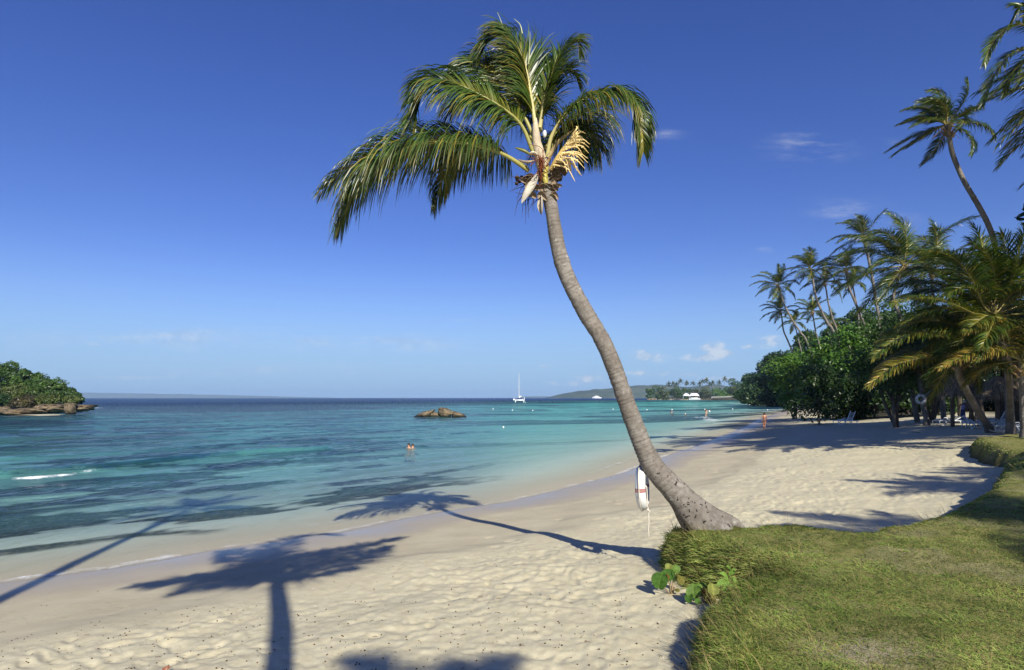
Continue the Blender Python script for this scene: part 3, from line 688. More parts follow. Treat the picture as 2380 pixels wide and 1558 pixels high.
def main_palm():
    d = 9.3
    tr = [(1668, 1250, 56), (1640, 1224, 50), (1612, 1192, 40), (1577, 1150, 30), (1517, 1082, 24.5), (1477, 992, 20.5), (1449, 915, 20), (1426, 850, 19.5), (1398, 787, 19), (1358, 722, 19), (1321, 650, 18.5), (1301, 590, 17.5), (1289, 530, 16.5), (1281, 480, 16), (1273, 440, 17.5), (1262, 400, 17)]
    pts = np.array([W(px, py, d + 0.25 * k / 15) for k, (px, py, r) in enumerate(tr)]); rad = np.array([r / F * d for _, _, r in tr])
    base = pts[0].copy(); base[2] = bank_z(np.array(base[0]), np.array(base[1]))[0] - 0.02
    root = thing('coconut_palm', 'big coconut palm leaning from the grass edge, curved grey trunk, with a cream flower spray', 'palm tree', base, 'coconut palms along the beach')
    part('trunk', ring_trunk(pts, rad, 0.016, 40, 0.016), M_TRUNK_PIT, root)
    # surface roots gripping the turf
    for k, (a, b_) in enumerate((((1672, 1222), (1738, 1216)), ((1650, 1240), (1712, 1234)), ((1660, 1216), (1722, 1208)), ((1640, 1246), (1672, 1262)))):
        dd = d - 0.12 + 0.16 * k; q = [W(*a, dd + .1), W((a[0] + b_[0]) / 2, (a[1] + b_[1]) / 2 - 4, dd), W(*b_, dd)]
        z = bank_z(np.array([q[2][0]]), np.array([q[2][1]]))[0][0]; q[2][2] = z - 0.02
        bb = Buf(); bb.tube(catmull(q, 10), np.linspace(0.13, 0.03, 10), 10, (0.3, 0.27, 0.24)); part('root', bb, M_TRUNK, root)
    up = (0, 0, 1)
    fr = [
        # rachis (crop px, depth), normal, leaf length, n, kwargs
        ('A', [(1440, 1110, 0), (1300, 1015, -.2), (1150, 958, -.35), (920, 922, -.5), (720, 940, -.6), (560, 1012, -.6), (400, 1130, -.55), (300, 1265, -.5), (240, 1400, -.45)], (0, -.15, 1), 1.0, 105, dict(droop=2.3, wind=.25, yellow=.12, young=.25)),
        ('A2', [(1425, 1090, .1), (1260, 995, .3), (1090, 975, .5), (950, 1050, .6), (880, 1180, .65), (845, 1310, .6)], (0, .2, 1), .62, 80, dict(droop=3.0, wind=.2, yellow=.1)),
        ('A3', [(1430, 1100, .1), (1200, 962, .3), (900, 912, .5), (650, 930, .6), (420, 1010, .6), (240, 1110, .6), (120, 1220, .55)], (0, .3, 1), .66, 95, dict(droop=1.7, wind=.5, yellow=.12, young=.25)),
        ('B', [(1468, 985, 0), (1390, 810, -.1), (1250, 690, -.25), (1100, 605, -.35), (980, 552, -.4), (860, 537, -.45), (765, 590, -.45), (715, 690, -.4), (695, 770, -.4)], (-.2, -.62, .7), .72, 100, dict(droop=1.5, wind=.55, young=.4)),
        ('C', [(1475, 890, .1), (1360, 655, .1), (1225, 487, .2), (1125, 412, .25), (1045, 402, .3), (990, 440, .3), (965, 495, .3)], (-.3, -.5, .75), .62, 80, dict(droop=1.3, wind=.65, young=.25)),
        ('C2', [(1465, 910, .3), (1335, 725, .7), (1190, 625, 1.0), (1050, 625, 1.2), (940, 700, 1.3)], (0, .1, 1), .8, 80, dict(droop=1.8, wind=.5)),
        ('D', [(1482, 800, 0), (1455, 620, 0), (1415, 420, 0), (1355, 288, 0), (1290, 240, 0), (1222, 243, 0), (1165, 290, 0), (1125, 360, 0)], [(.45, -.75, .3), (.5, -.6, .6), (0, -.3, 1)], .58, 110, dict(droop=1.2, wind=.6, young=.45, a0=34, a1=26)),
        ('D2', [(1490, 820, .2), (1440, 600, .5), (1350, 430, .7), (1270, 365, .8), (1190, 400, .9), (1155, 490, .9)], (.2, .2, .9), .62, 80, dict(droop=1.4, wind=.6)),
        ('E', [(1514, 830, 0), (1540, 660, -.05), (1590, 495, -.1), (1650, 365, -.1), (1715, 290, -.1), (1760, 275, -.1), (1775, 330, -.1)], [(-.75, -.55, .3), (-.6, -.4, .7), (.2, -.2, 1)], .46, 90, dict(droop=1.2, wind=.1, young=.6, a0=38, a1=24)),
        ('E2', [(1512, 850, .3), (1560, 640, .7), (1630, 490, .9), (1700, 450, 1.0), (1750, 490, 1.0)], (-.2, .2, 1), .66, 75, dict(droop=1.2, wind=.1)),
        ('F', [(1562, 1020, 0), (1590, 885, -.1), (1680, 747, -.2), (1800, 647, -.3), (1930, 600, -.35), (2030, 607, -.4), (2108, 667, -.4), (2155, 770, -.4), (2178, 880, -.35), (2185, 985, -.3)], (-.15, -.4, .85), .58, 105, dict(droop=2.0, wind=.0, yellow=.2, young=.3)),
        ('G', [(1555, 960, .2), (1640, 850, .6), (1750, 805, .9), (1850, 855, 1.1), (1900, 960, 1.2)], (0, .3, 1), .85, 80, dict(droop=2.4, wind=-.1)),
        ('G2', [(1560, 1000, .25), (1650, 880, .5), (1730, 850, .7), (1790, 920, .8), (1800, 1010, .8)], (0, .1, 1), .66, 60, dict(droop=2.4, wind=0)),
        ('H', [(1518, 850, .3), (1510, 620, .6), (1500, 470, .9), (1530, 400, 1.2), (1590, 400, 1.4)], (-.1, .5, .8), .62, 75, dict(droop=1.0, wind=.2)),
    ]
    g = np.random.default_rng(31)
    for nm, ra, N, L, n, kw in fr:
        p3 = np.array([P1(*q) for q in ra]); b = Buf()
        kw['droop'] = kw.get('droop', 1) * 1.15
        add_leaflets(b, p3, N, L * 1.34, int(n * 2.3), w=0.0105, g=g, K=6, start=0.17 if nm not in 'DE' else 0.05, **kw)
        f = part('frond', b, M_FROND, root)
        b2 = Buf(); pale = nm in ('D', 'E', 'F')
        rib(b2, p3, 0.034, 0.005, (0.52, 0.46, 0.20) if pale else (0.33, 0.30, 0.09), (0.34, 0.29, 0.05) if pale else (0.15, 0.19, 0.04), 40, 8)
        part('midrib', b2, M_RIB, f)
    # spear leaves at the very top
    b = Buf()
    for q in ([(1290, 240), (1262, 140), (1238, 80)], [(1400, 220), (1385, 160), (1345, 122)], [(1440, 420), (1448, 300), (1450, 205)]):
        b.tube(catmull([P1(*k, -.05) for k in q], 8), np.linspace(.012, .002, 8), 5, (0.42, 0.46, 0.22))
    part('spear_leaf', b, M_FROND, root)
    # the pale sheath column, boots and bracts
    b = Buf(); b.tube(catmull([P1(1483, 770), P1(1487, 850), P1(1496, 930), P1(1515, 1020), P1(1545, 1120, .05), P1(1575, 1240, .08)], 30), np.interp(np.linspace(0, 1, 30), [0, .2, .45, .7, 1], [.028, .058, .082, .10, .10]), 18, (0.50, 0.42, 0.30))
    part('leaf_sheath', b, M_WOOD, root)
    def boat(name, axis, wid, col, inward, open_=0.5, label=None, mat=M_WOOD):
        """a spathe: a boat-shaped woody husk, open on one side"""
        C = catmull(axis, 14); n = 14; t = np.linspace(0, 1, n); T = nrm(np.gradient(C, axis=0)); A = nrm(np.cross(T, np.array(inward, float))); B = np.cross(A, T)
        ww = wid * np.sin(np.clip(t * .94 + .05, 0, 1) * np.pi) ** .75; th = np.linspace(-np.pi * (1 - open_ * .5), np.pi * (1 - open_ * .5), 13)
        V = C[:, None] + ww[:, None, None] * (np.sin(th)[None, :, None] * A[:, None] * 0.8 + np.cos(th)[None, :, None] * B[:, None] * .6)
        bb = Buf(); cc = np.array(col) * (0.75 + 0.4 * vnoise(np.repeat(t, 13) * 3, np.tile(th, n) * 4, 8))[:, None]; bb.grid(V, cc); return part(name, bb, mat, root)
    boat('spathe', [P1(1500, 1120, -.18), P1(1465, 1190, -.25), P1(1425, 1260, -.28), P1(1395, 1320, -.25)], .095, (0.47, 0.43, 0.36), (.6, .6, .2), .9)
    boat('spathe', [P1(1478, 1040, -.2), P1(1440, 1048, -.25), P1(1400, 1045, -.25), P1(1375, 1035, -.2)], .055, (0.50, 0.40, 0.29), (0, .4, -1), .8)
    boat('spathe', [P1(1520, 1270, -.12), P1(1515, 1330, -.15), P1(1525, 1395, -.12)], .07, (0.46, 0.41, 0.33), (.8, .6, 0), .7)
    boat('spathe', [P1(1500, 1010, -.22), P1(1470, 992, -.25), P1(1440, 1000, -.25)], .06, (0.55, 0.49, 0.36), (0, .2, -1), .7)
    boat('spathe', [P1(1610, 1110, -.1), P1(1640, 1085, -.1), P1(1668, 1105, -.08), P1(1675, 1145, -.05)], .11, (0.24, 0.17, 0.11), (.2, .7, .3), .8)
    boat('spathe', [P1(1460, 1010, -.1), P1(1415, 980, -.12), P1(1350, 958, -.1)], .05, (0.20, 0.21, 0.07), (0, .5, -1), .5, mat=M_RIB)
    boat('spathe', [P1(1555, 1080, -.1), P1(1600, 960, -.12), P1(1650, 900, -.1), P1(1740, 835, -.05)], .075, (0.36, 0.27, 0.13), (.5, .2, -.8), .8)
    for q, w_ in (([(1580, 1235), (1530, 1215), (1490, 1235)], .07), ([(1560, 1300), (1520, 1260), (1500, 1290)], .06), ([(1600, 1230), (1570, 1215), (1545, 1240)], .07), ([(1620, 1240), (1605, 1190), (1620, 1150)], .06), ([(1480, 1150), (1440, 1165), (1385, 1170)], .08), ([(1590, 1150), (1620, 1130), (1650, 1150)], .07)):
        boat('leaf_base', [P1(*k, -.14) for k in q], w_, (0.30, 0.23, 0.16), (0, .8, .5), .8)
    # torn sheath strips and stubs of cut stalks round the neck
    gs = np.random.default_rng(44)
    for k in range(16):
        x0 = gs.uniform(1455, 1625); y0 = gs.uniform(1120, 1290); sx_ = 1 if x0 > 1545 else -1; ln = gs.uniform(35, 80); cshade = gs.uniform(.5, 1.5)
        boat('leaf_base', [P1(x0, y0, -.10), P1(x0 + sx_ * ln * .4, y0 - ln * .35, -.15), P1(x0 + sx_ * ln, y0 + gs.uniform(-35, 30), -.12)], gs.uniform(.03, .06), tuple(np.array((.27, .20, .135)) * cshade), (gs.normal(0, .4), .8, .4), .8)
    b = Buf(); b.tube(catmull([P1(1553, 1195, -.12), P1(1545, 1140, -.1), P1(1560, 1080, -.05)], 8), [.035, .045, .05, .05, .045, .04, .035, .03], 10, (0.42, 0.36, 0.07)); part('leaf_base', b, M_RIB, root)
    # dry stalks of an old flower, brown fibre beard
    b = Buf(); gg = np.random.default_rng(3)
    for k in range(34):
        a = gg.uniform(0, 2 * np.pi); l = gg.uniform(60, 150); x0, y0 = 1522 + gg.normal(0, 14), 1060 + gg.normal(0, 40)
        b.tube(catmull([P1(1525, 1110, -.15), P1(x0, y0, -.22), P1(x0 + l * math.cos(a) * .6, y0 + l * math.sin(a) * .75, -.25 - .1 * gg.random())], 8), np.linspace(.008, .003, 8), 4, np.array((0.17, 0.05, 0.022)) * gg.uniform(.6, 1.6))
    part('old_flower_stalk', b, M_WOOD, root)
    b = Buf()
    for k in range(70):
        x0, y0 = gg.uniform(1400, 1580), gg.uniform(1150, 1290); a = gg.uniform(R(85), R(205)); l = gg.uniform(50, 150)
        q = [P1(x0, y0, -.05), P1(x0 + l * .5 * math.cos(a), y0 + l * .4 * math.sin(a) + 8, -.12 + .1 * gg.random()), P1(x0 + l * math.cos(a) * .8, y0 + l * math.sin(a) + gg.uniform(0, 40), -.1)]
        b.tube(catmull(q, 7), np.linspace(.006, .0015, 7), 4, (0.055, 0.035, 0.022))
    for k in range(26):
        x0, y0 = gg.uniform(1360, 1430), gg.uniform(1140, 1200); b.ball(P1(x0, y0, gg.uniform(-.15, .1)), (.03, .02, .022), 7, 5, (0.07, 0.045, 0.028))
    for k in range(40):
        x0, y0 = 1620 + gg.normal(0, 16), 1150 + gg.normal(0, 40); b.ball(P1(x0, y0, gg.uniform(0, .2)), (.035, .03, .045), 7, 5, (0.10, 0.07, 0.045))
    part('fibre_beard', b, M_WOOD, root)
    # the cream flower spray
    b = Buf(); tips = [(1812, 868), (1782, 852), (1838, 937), (1833, 958), (1830, 995), (1826, 1030), (1826, 1058), (1806, 1095), (1785, 1142), (1776, 1135), (1742, 1178), (1720, 1148), (1722, 1120), (1755, 1110), (1790, 1000), (1800, 905), (1760, 830), (1770, 980), (1750, 1060), (1735, 880), (1700, 1100), (1775, 930), (1800, 1060), (1690, 1120)]
    stem = catmull([P1(1585, 1100, -.2), P1(1615, 1040, -.28), P1(1660, 970, -.33), P1(1720, 890, -.36)], 30)
    b.tube(stem, np.linspace(.03, .012, 30), 8, (0.50, 0.36, 0.12))
    for k, (tx, ty) in enumerate(tips):
        f = np.clip((1180 - ty) / 330, 0, 1); s0 = stem[int(4 + f * 22)]; tip = P1(tx, ty, -.45 + .25 * gg.random()); mid = (s0 + tip) / 2 + np.array([.03, -.05, .035]) * (1 + gg.random())
        C = catmull([s0, mid, tip], 22); b.tube(C, (0.0125 * (1 - np.linspace(0, 1, 22) ** 3 * .75)) * (0.8 + .45 * gg.random(22)), 7, np.array((0.72, 0.53, 0.23)) * gg.uniform(.85, 1.12))
        for j in range(9):
            b.ball(C[gg.integers(1, 16)] + gg.normal(0, .012, 3), .013, 6, 4, (0.80, 0.64, 0.30))
    part('flower_spray', b, M_RIB, root)
    b = Buf(); b.ball(P1(1545, 870, -.12), (.032, .032, .06), 10, 8, (0.62, 0.62, 0.60)); b.tube([P1(1530, 862, -.1), P1(1548, 868, -.12)], .006, 6, (.5, .5, .5)); part('floodlight', b, M_PLASTIC, root)
    return root
main_palm()

def frond_paths(hub, n, L, g, wind=0.5, lo=-20, hi=82, grav=0.16, wdir=WIND):
    """rachis curves of a wind-combed crown"""
    out = []
    for k in range(n):
        az = k * 2.39996 + g.normal(0, .15); el = R(hi - (hi - lo) * ((k + .5) / n) ** .9 + g.normal(0, 6))
        d = np.array([math.cos(az) * math.cos(el), math.sin(az) * math.cos(el), math.sin(el)]); l = L * g.uniform(.85, 1.08) * (0.82 if el > R(55) else 1.0)
        p = np.array(hub, float); P = [p]
        for j in range(9):
            p = p + d * l / 9; P.append(p); d = nrm(d + np.array([0, 0, -1.0]) * grav * (0.4 + j * .13) + wdir * wind * .13 * (0.4 + j * .1))
        out.append(np.array(P))
    return out
def up_normal(p):
    t = nrm(p[3] - p[0]); n = np.array([0, 0, 1.0]) - t[2] * t
    if np.linalg.norm(n) < .3: n = np.array([0.3, -.6, .4])
    return nrm(n + np.array([0, -.15, 0]))
def palm(label, trunk_px, d, crown_px, L=3.6, n=16, seed=0, width=0.30, wind=0.6, extra=None, nl=46, boots=True, group='coconut palms along the beach', lo=-25, grav=0.16, base_d=None, w=0.024, K=4, trunk_pts=None, hub=None, dry=0.0, yellow=0.08, young=.2, lleaf=0.7):
    g = np.random.default_rng(seed)
    if hub is None: hub = W(*crown_px, d)
    if trunk_pts is None:
        pts = [W(px, py, d + ((base_d or d) - d) * k / max(1, len(trunk_px) - 1)) for k, (px, py) in enumerate(trunk_px)]
        q = pts[-1]; gz = float(ground(q[0], q[1], False)[0]); 
        if q[2] > gz + 0.3:
            sl = (pts[-1] - pts[-2]); sl = sl / max(abs(sl[2]), .3); h = q[2] - gz
            e = q + np.array([sl[0] * h * .55, sl[1] * h * .5, -h]); e[2] = float(ground(e[0], e[1], False)[0]) - .05; pts.append(e)
        pts = [hub] + pts
    else: pts = [hub] + list(trunk_pts)
    pts = np.array(pts)[::-1]
    root = thing('coconut_palm', label, 'palm tree', pts[0], group)
    kk = np.linspace(0, 1, len(pts)); rad = width * .36 * (1.0 - .28 * kk + .55 * np.clip(.12 - kk, 0, 1) / .12 * .8)
    part('trunk', ring_trunk(pts, rad, 0.09, 14, 0.012), M_TRUNK, root)
    paths = frond_paths(hub, n, L, g, wind, lo, 84, grav)
    allp = [(p, None, {}) for p in paths] + list(extra or [])
    for p, N, kw in allp:
        b = Buf(); N = up_normal(np.asarray(p)) if N is None else N
        k2 = dict(droop=1.25, wind=wind * .8, a0=58, a1=22, yellow=yellow, young=young, dry=dry); k2.update(kw); ll = k2.pop('L', L * .27 * lleaf / .7); nn = int(k2.pop('n', nl) * 1.5)
        add_leaflets(b, p, N, ll, nn, w=w, g=g, K=K, **k2)
        rib(b, p, .045, .008, (0.30, 0.25, 0.09), (0.13, 0.15, 0.04), 16, 5, 1)
        part('frond', b, [M_FROND, M_RIB], root)
    if boots:
        b = Buf(); ax = nrm(pts[-1] - pts[-2])
        for k in range(11):
            a = k * 2.4; o = np.array([math.cos(a), math.sin(a), 0]) * width * .5; c = hub - ax * (.12 + .05 * k) + o * .5
            b.tube(catmull([c - ax * .15, c + o * .5, c + o * 1.1 + np.array([0, 0, .12])], 6), np.linspace(.09, .03, 6), 6, np.array((0.36, 0.24, 0.13)) * g.uniform(.6, 1.4), flat=.5)
        for k in range(14):
            a = g.uniform(0, 6.28); c = hub - ax * g.uniform(.05, .5); q = c + np.array([math.cos(a), math.sin(a), -.6]) * g.uniform(.3, .7); b.tube(catmull([c, (c + q) / 2 + np.array([0, 0, .1]), q], 5), np.linspace(.02, .006, 5), 4, (0.33, 0.19, 0.07))
        part('leaf_bases', b, M_WOOD, root)
    return root

# ---------------------------------------------------------------- the other palms
def cc2(x, y): return (1673.5 + 0.3978 * x, 433.9 + 0.3978 * y)
def other_palms():
    # tall palms along the beach, from the left of the row
    palm('palm leaning left at the seaward end of the row, crown clear of the others', [(1813, 677), (1823, 708), (1841, 744), (1860, 772), (1880, 807)], 98, (1808, 664), 4.18, 17, 101, .45, .75, K=3, nl=40, w=.035)
    palm('palm with thin S-shaped trunk whose crown hangs just below the seaward-most crown', [(1817, 738), (1821, 768), (1831, 792), (1843, 820), (1852, 840)], 105, (1813, 723), 3.65, 13, 102, .42, .5, K=3, nl=34, w=.04)
    palm('small slender palm between the two leaning trunks at the seaward end', [(1849, 762), (1856, 792), (1864, 830)], 130, (1845, 749), 3.65, 12, 103, .4, .5, K=3, nl=30, w=.045)
    palm('slender palm with a round drooping crown rising just above the hillside trees', [(1890, 736), (1896, 772), (1906, 814)], 115, (1887, 724), 4.18, 14, 104, .42, .5, K=3, nl=36, w=.045)
    palm('tall palm with long trunk leaning left, its spread crown above the hill', [(1888, 642), (1894, 681), (1906, 716), (1924, 752), (1941, 781)], 95, (1883, 626), 4.70, 17, 105, .54, .7, K=3, nl=40, w=.033)
    palm('palm with dull hanging fronds tucked behind the tall crown above the hill', [(1920, 672), (1925, 704), (1936, 744), (1947, 778)], 100, (1915, 657), 4.26, 14, 106, .42, .6, K=3, nl=36, w=.036, yellow=.3)
    palm('palm with bushy crown, trunk curving down right to the bright green tree', [(1974, 669), (1988, 704), (2002, 738), (2012, 770)], 93, (1966, 628), 4.87, 17, 107, .56, .7, K=3, nl=40, w=.033)
    palm('tallest palm of the dense grove, crown blown left against the sky', [(2016, 590), (2028, 650), (2038, 712), (2044, 755)], 90, (2006, 552), 5.22, 17, 108, .66, .85, K=3, nl=42, w=.03)
    palm('thin palm trunk behind the dense grove, its crown lost among other fronds', [(1985, 680), (1993, 720), (1997, 766)], 100, (1980, 655), 3.65, 12, 109, .4, .6, K=3, nl=34, w=.036)
    palm('palm with a big windswept crown at the middle of the dense grove', [(2078, 680), (2082, 712), (2095, 756)], 52, (2100, 618), 6.0, 22, 110, .42, .95, K=4, nl=56, w=.026, lo=-30)
    palm('palm whose dark crown stands behind the big lit fronds at the right', [(2168, 680), (2175, 740), (2182, 800)], 54, (2165, 628), 5.6, 18, 111, .42, .8, K=4, nl=50, w=.028)
    palm('small palm showing between trunks on the hill behind', [(1931, 764), (1933, 800)], 140, (1930, 750), 4.4, 11, 112, .4, .5, K=3, nl=28, w=.05)
    # the high one in the corner of the sky and the cropped one nearest it
    palm('very tall palm alone in the sky at upper right, fronds swept left', [(2205, 308), (2214, 358), (2240, 420), (2275, 480), (2300, 530), (2314, 578), (2330, 680), (2340, 800)], 33, (2199, 290), 2.75, 19, 120, .42, 1.75, K=4, nl=60, w=.017, lo=-22, hub=None, lleaf=.75)
    hub = W(2470, 100, 19)
    ex = [([W(*q, 19) for q in ((2455, 105), (2390, 110), (2345, 130), (2305, 185), (2285, 245))], None, {}), ([W(*q, 18.6) for q in ((2455, 85), (2395, 58), (2345, 65), (2305, 105), (2287, 150))], None, {}), ([W(*q, 18.8) for q in ((2445, 95), (2400, 20), (2370, 15), (2345, 60))], None, {}), ([W(*q, 19.4) for q in ((2460, 115), (2425, 128), (2385, 140), (2350, 178), (2338, 215))], None, {})]
    ex = [(catmull(a, 10), N, dict(L=.62, n=80, droop=.9)) for a, N, k in ex]
    palm('palm cropped by the upper right corner, only its long left fronds showing', None, 19, None, 2.0, 3, 121, .36, .7, ex, K=4, nl=60, w=.016, lo=55, hub=hub, trunk_pts=[hub + np.array([1.2, .2, -2]), hub + np.array([4.6, .9, -6]), np.array([27.0, 21.0, 1.7])])
    # the big palms over the loungers; high young values paint sunlit fronds brighter
    D = 28
    def tr(pts, d0=D, d1=None):
        pts = [cc2(*p) for p in pts]; n = len(pts); return catmull([W(px, py, d0 + ((d1 or d0) - d0) * k / (n - 1)) for k, (px, py) in enumerate(pts)], 12)
    hubA = W(*cc2(1600, 740), D)
    ex = [(tr([(1590, 740), (1540, 700), (1480, 560), (1400, 445), (1290, 385), (1190, 380)], D, D - 1.5), None, dict(a0=66, a1=24, droop=.85, L=1.58, n=90)),
          (tr([(1580, 760), (1480, 740), (1350, 680), (1210, 650), (1090, 655), (1000, 690)], D, D - 2.5), None, dict(a0=66, a1=24, droop=.85, L=1.21, n=90, young=.6, yellow=.2)),
          (tr([(1600, 720), (1565, 600), (1545, 430), (1520, 300), (1480, 230)], D, D + 1), None, dict(a0=66, a1=24, droop=.85, L=1.26, n=80)),
          (tr([(1640, 700), (1700, 560), (1735, 420), (1770, 300), (1800, 220)], D, D - 1), None, dict(a0=66, a1=24, droop=.85, L=1.16, n=80, young=.6)),
          (tr([(1620, 720), (1690, 640), (1760, 600), (1850, 600), (1930, 660)], D, D - 2), None, dict(a0=66, a1=24, droop=.85, L=1.26, n=80, young=.5)),
          (tr([(1560, 770), (1440, 720), (1330, 560), (1230, 480), (1120, 480)], D, D + 2), None, dict(a0=66, a1=24, droop=.85, L=1.47, n=80)),
          (tr([(1640, 770), (1560, 755), (1490, 800), (1430, 850)], D - 1.5, D - 3), None, dict(a0=66, a1=24, droop=.85, L=0.84, n=70, young=.7, yellow=.5)),
          (tr([(1600, 700), (1640, 540), (1700, 470), (1780, 430)], D, D + 1), None, dict(a0=66, a1=24, droop=.85, L=1.26, n=70))]
    palm('broad palm at the right edge with huge arching dark fronds over the loungers', [cc2(1660, 950), cc2(1690, 1150), cc2(1695, 1370)], D + 1, cc2(1600, 760), 5.2, 26, 130, .5, .7, ex, K=5, nl=64, w=.021, base_d=33, yellow=.1)
    hubC = W(*cc2(1385, 985), 29.5)
    ex = [(tr([(1400, 960), (1330, 890), (1220, 862), (1080, 870), (970, 930), (890, 1000)], 29.5, 27.5), None, dict(a0=66, a1=24, droop=.85, L=1.21, n=90, young=.7, yellow=.35)),
          (tr([(1390, 1010), (1290, 1000), (1160, 1005), (1030, 1040), (940, 1100), (872, 1165)], 29.5, 27.5), None, dict(a0=66, a1=24, droop=.85, L=1.16, n=90, yellow=.55, dry=.3, young=.6)),
          (tr([(1420, 960), (1400, 840), (1300, 790), (1160, 790), (1050, 830)], 29.5, 29.5), None, dict(a0=66, a1=24, droop=.85, L=1.26, n=80)),
          (tr([(1400, 1000), (1300, 960), (1180, 955), (1060, 990), (960, 1060)], 29.5, 31), None, dict(a0=66, a1=24, droop=.85, L=1.16, n=80, yellow=.3)),
          (tr([(1400, 940), (1440, 840), (1520, 810), (1600, 850)], 29.5, 30.5), None, dict(a0=66, a1=24, droop=.85, L=1.16, n=70))]
    palm('leaning palm whose low yellowing fronds reach out over the shaded beach', [cc2(1400, 1110), cc2(1440, 1190), cc2(1500, 1300), cc2(1560, 1390)], 30, cc2(1385, 985), 4.0, 12, 131, .55, .5, ex, K=5, nl=60, w=.021, base_d=34.5, yellow=.25)
    ex = [(tr([(1750, 1010), (1700, 990), (1600, 945), (1500, 955), (1400, 1000), (1285, 1060)], 27, 25.5), None, dict(a0=66, a1=24, droop=.85, L=0.89, n=80, young=.8, yellow=.75, dry=.35)),
          (tr([(1760, 1010), (1790, 930), (1830, 900), (1880, 930)], 27, 26), None, dict(a0=66, a1=24, droop=.85, L=0.84, n=60, yellow=.4)),
          (tr([(1740, 1000), (1690, 880), (1640, 800), (1560, 770), (1480, 820), (1415, 860)], 27, 26), None, dict(a0=66, a1=24, droop=.85, L=0.79, n=80, young=.8, yellow=.5))]
    palm('lower palm at the right edge with ragged orange tipped fronds', [cc2(1770, 1150), cc2(1775, 1300), cc2(1780, 1420)], 27, cc2(1760, 1020), 3.2, 9, 132, .5, .4, ex, K=5, nl=56, w=.02, yellow=.4, dry=.2)
    palm('palm with dull fronds behind the ragged one, partly cut by the right edge', [(2420, 880), (2425, 960)], 36, (2412, 700), 4.8, 16, 133, .5, .7, K=4, nl=56, w=.026)
    # a palm carrying the second life ring under the trees
    palm('short palm among dark tree trunks with a life ring hung on it', [(2139, 890), (2146, 935), (2152, 972)], 48, (2134, 850), 3.8, 12, 134, .55, .4, K=3, nl=44, w=.03, base_d=47)
    # palms standing behind and beside the photographer: only their shadows lie in the picture
    lab = 'coconut palm of the grove beside the viewer, throwing its shadow on the beach'
    def shade(name_i, base, hub, L, n, seed, width=.34, wind=.5, nl=30, lab=lab, **kw):
        hub = np.array(hub, float); base = np.array(base, float); mid = base * .5 + hub * .5 + np.array([.25 * (hub[0] - base[0]) + .3, 0, 0])
        palm(lab, None, 0, None, L, n, seed, width, wind, hub=hub, trunk_pts=[mid, base], boots=False, group='palms casting shadows from beside the viewer', nl=nl, K=3, w=.03, **kw)
    def lift(px, py, t): return G(px, py, .42 if py > 1300 else .22) + np.array((3.0, -10.5, 7.0)) * t
    hub = lift(645, 1356, 1.2); ex = []
    for ln in ([(560, 1340), (450, 1332), (305, 1341)], [(580, 1345), (490, 1352), (425, 1366)], [(600, 1310), (550, 1275), (518, 1268), (512, 1296)], [(640, 1300), (662, 1245), (720, 1229), (782, 1230)], [(625, 1300), (615, 1268), (595, 1275)],
               [(720, 1322), (810, 1276), (928, 1247)], [(715, 1335), (810, 1302), (900, 1272)], [(690, 1350), (750, 1342), (800, 1334)], [(590, 1325), (520, 1318), (430, 1325)], [(690, 1310), (740, 1280), (790, 1275)]):
        q = [hub] + [lift(px, py, 1.24 - .04 * k) for k, (px, py) in enumerate(ln)]; ex.append((catmull(q, 10), None, dict(L=.95, n=64, droop=.7)))
    palm('coconut palm behind the viewer, its mushroom shaped shadow lying on the sand', None, 0, None, 1.0, 2, 201, .5, .15, ex, hub=hub, trunk_pts=[np.array(p) for p in ((.65, -4.34, 7.75), (1.5, -6.6, 5.0), (1.8, -7.8, 1.6))], boots=False, group='palms casting shadows from beside the viewer', nl=40, K=3, w=.03, lo=40, lleaf=.8)
    hub = G(1040, 1735, .85) + np.array((3.0, -10.5, 7.0)) * 1.5
    shade(9, hub + np.array((.6, -1.5, -(hub[2] - 1.6))), hub, 1.5, 7, 203, .34, .2, 26, lab='coconut palm behind the viewer, only its frond tips shading the bottom edge', lo=10, lleaf=.9)
    shade(1, (-3.6, -6, 1.4), (-5.3, -1.5, 15.8), 3.0, 12, 202, .52, .3, lab='coconut palm behind the viewer, its straight trunk shadow running into the water')
    for k, (bx, by, hx, hy, hz) in enumerate(((23.5, 21, 22.5, 23, 16), (26.5, 24, 25.5, 26, 16.5), (30, 26, 29, 28, 16), (33, 29, 32, 31, 16.5), (37, 31, 36, 33, 16), (34, 6.5, 33, 9, 18), (38, 11, 37, 13, 17),
                                              (18, -1, 17.2, 1.0, 10.5), (21, 2, 20.3, 3.4, 10.2), (13, -8, 12.4, -5.2, 10.8))):
        shade(2 + k, (bx, by, 1.7), (hx, hy, hz), 4.6 if hz > 12 else 3.4, 18, 210 + k, .34, .6, 34)
other_palms()

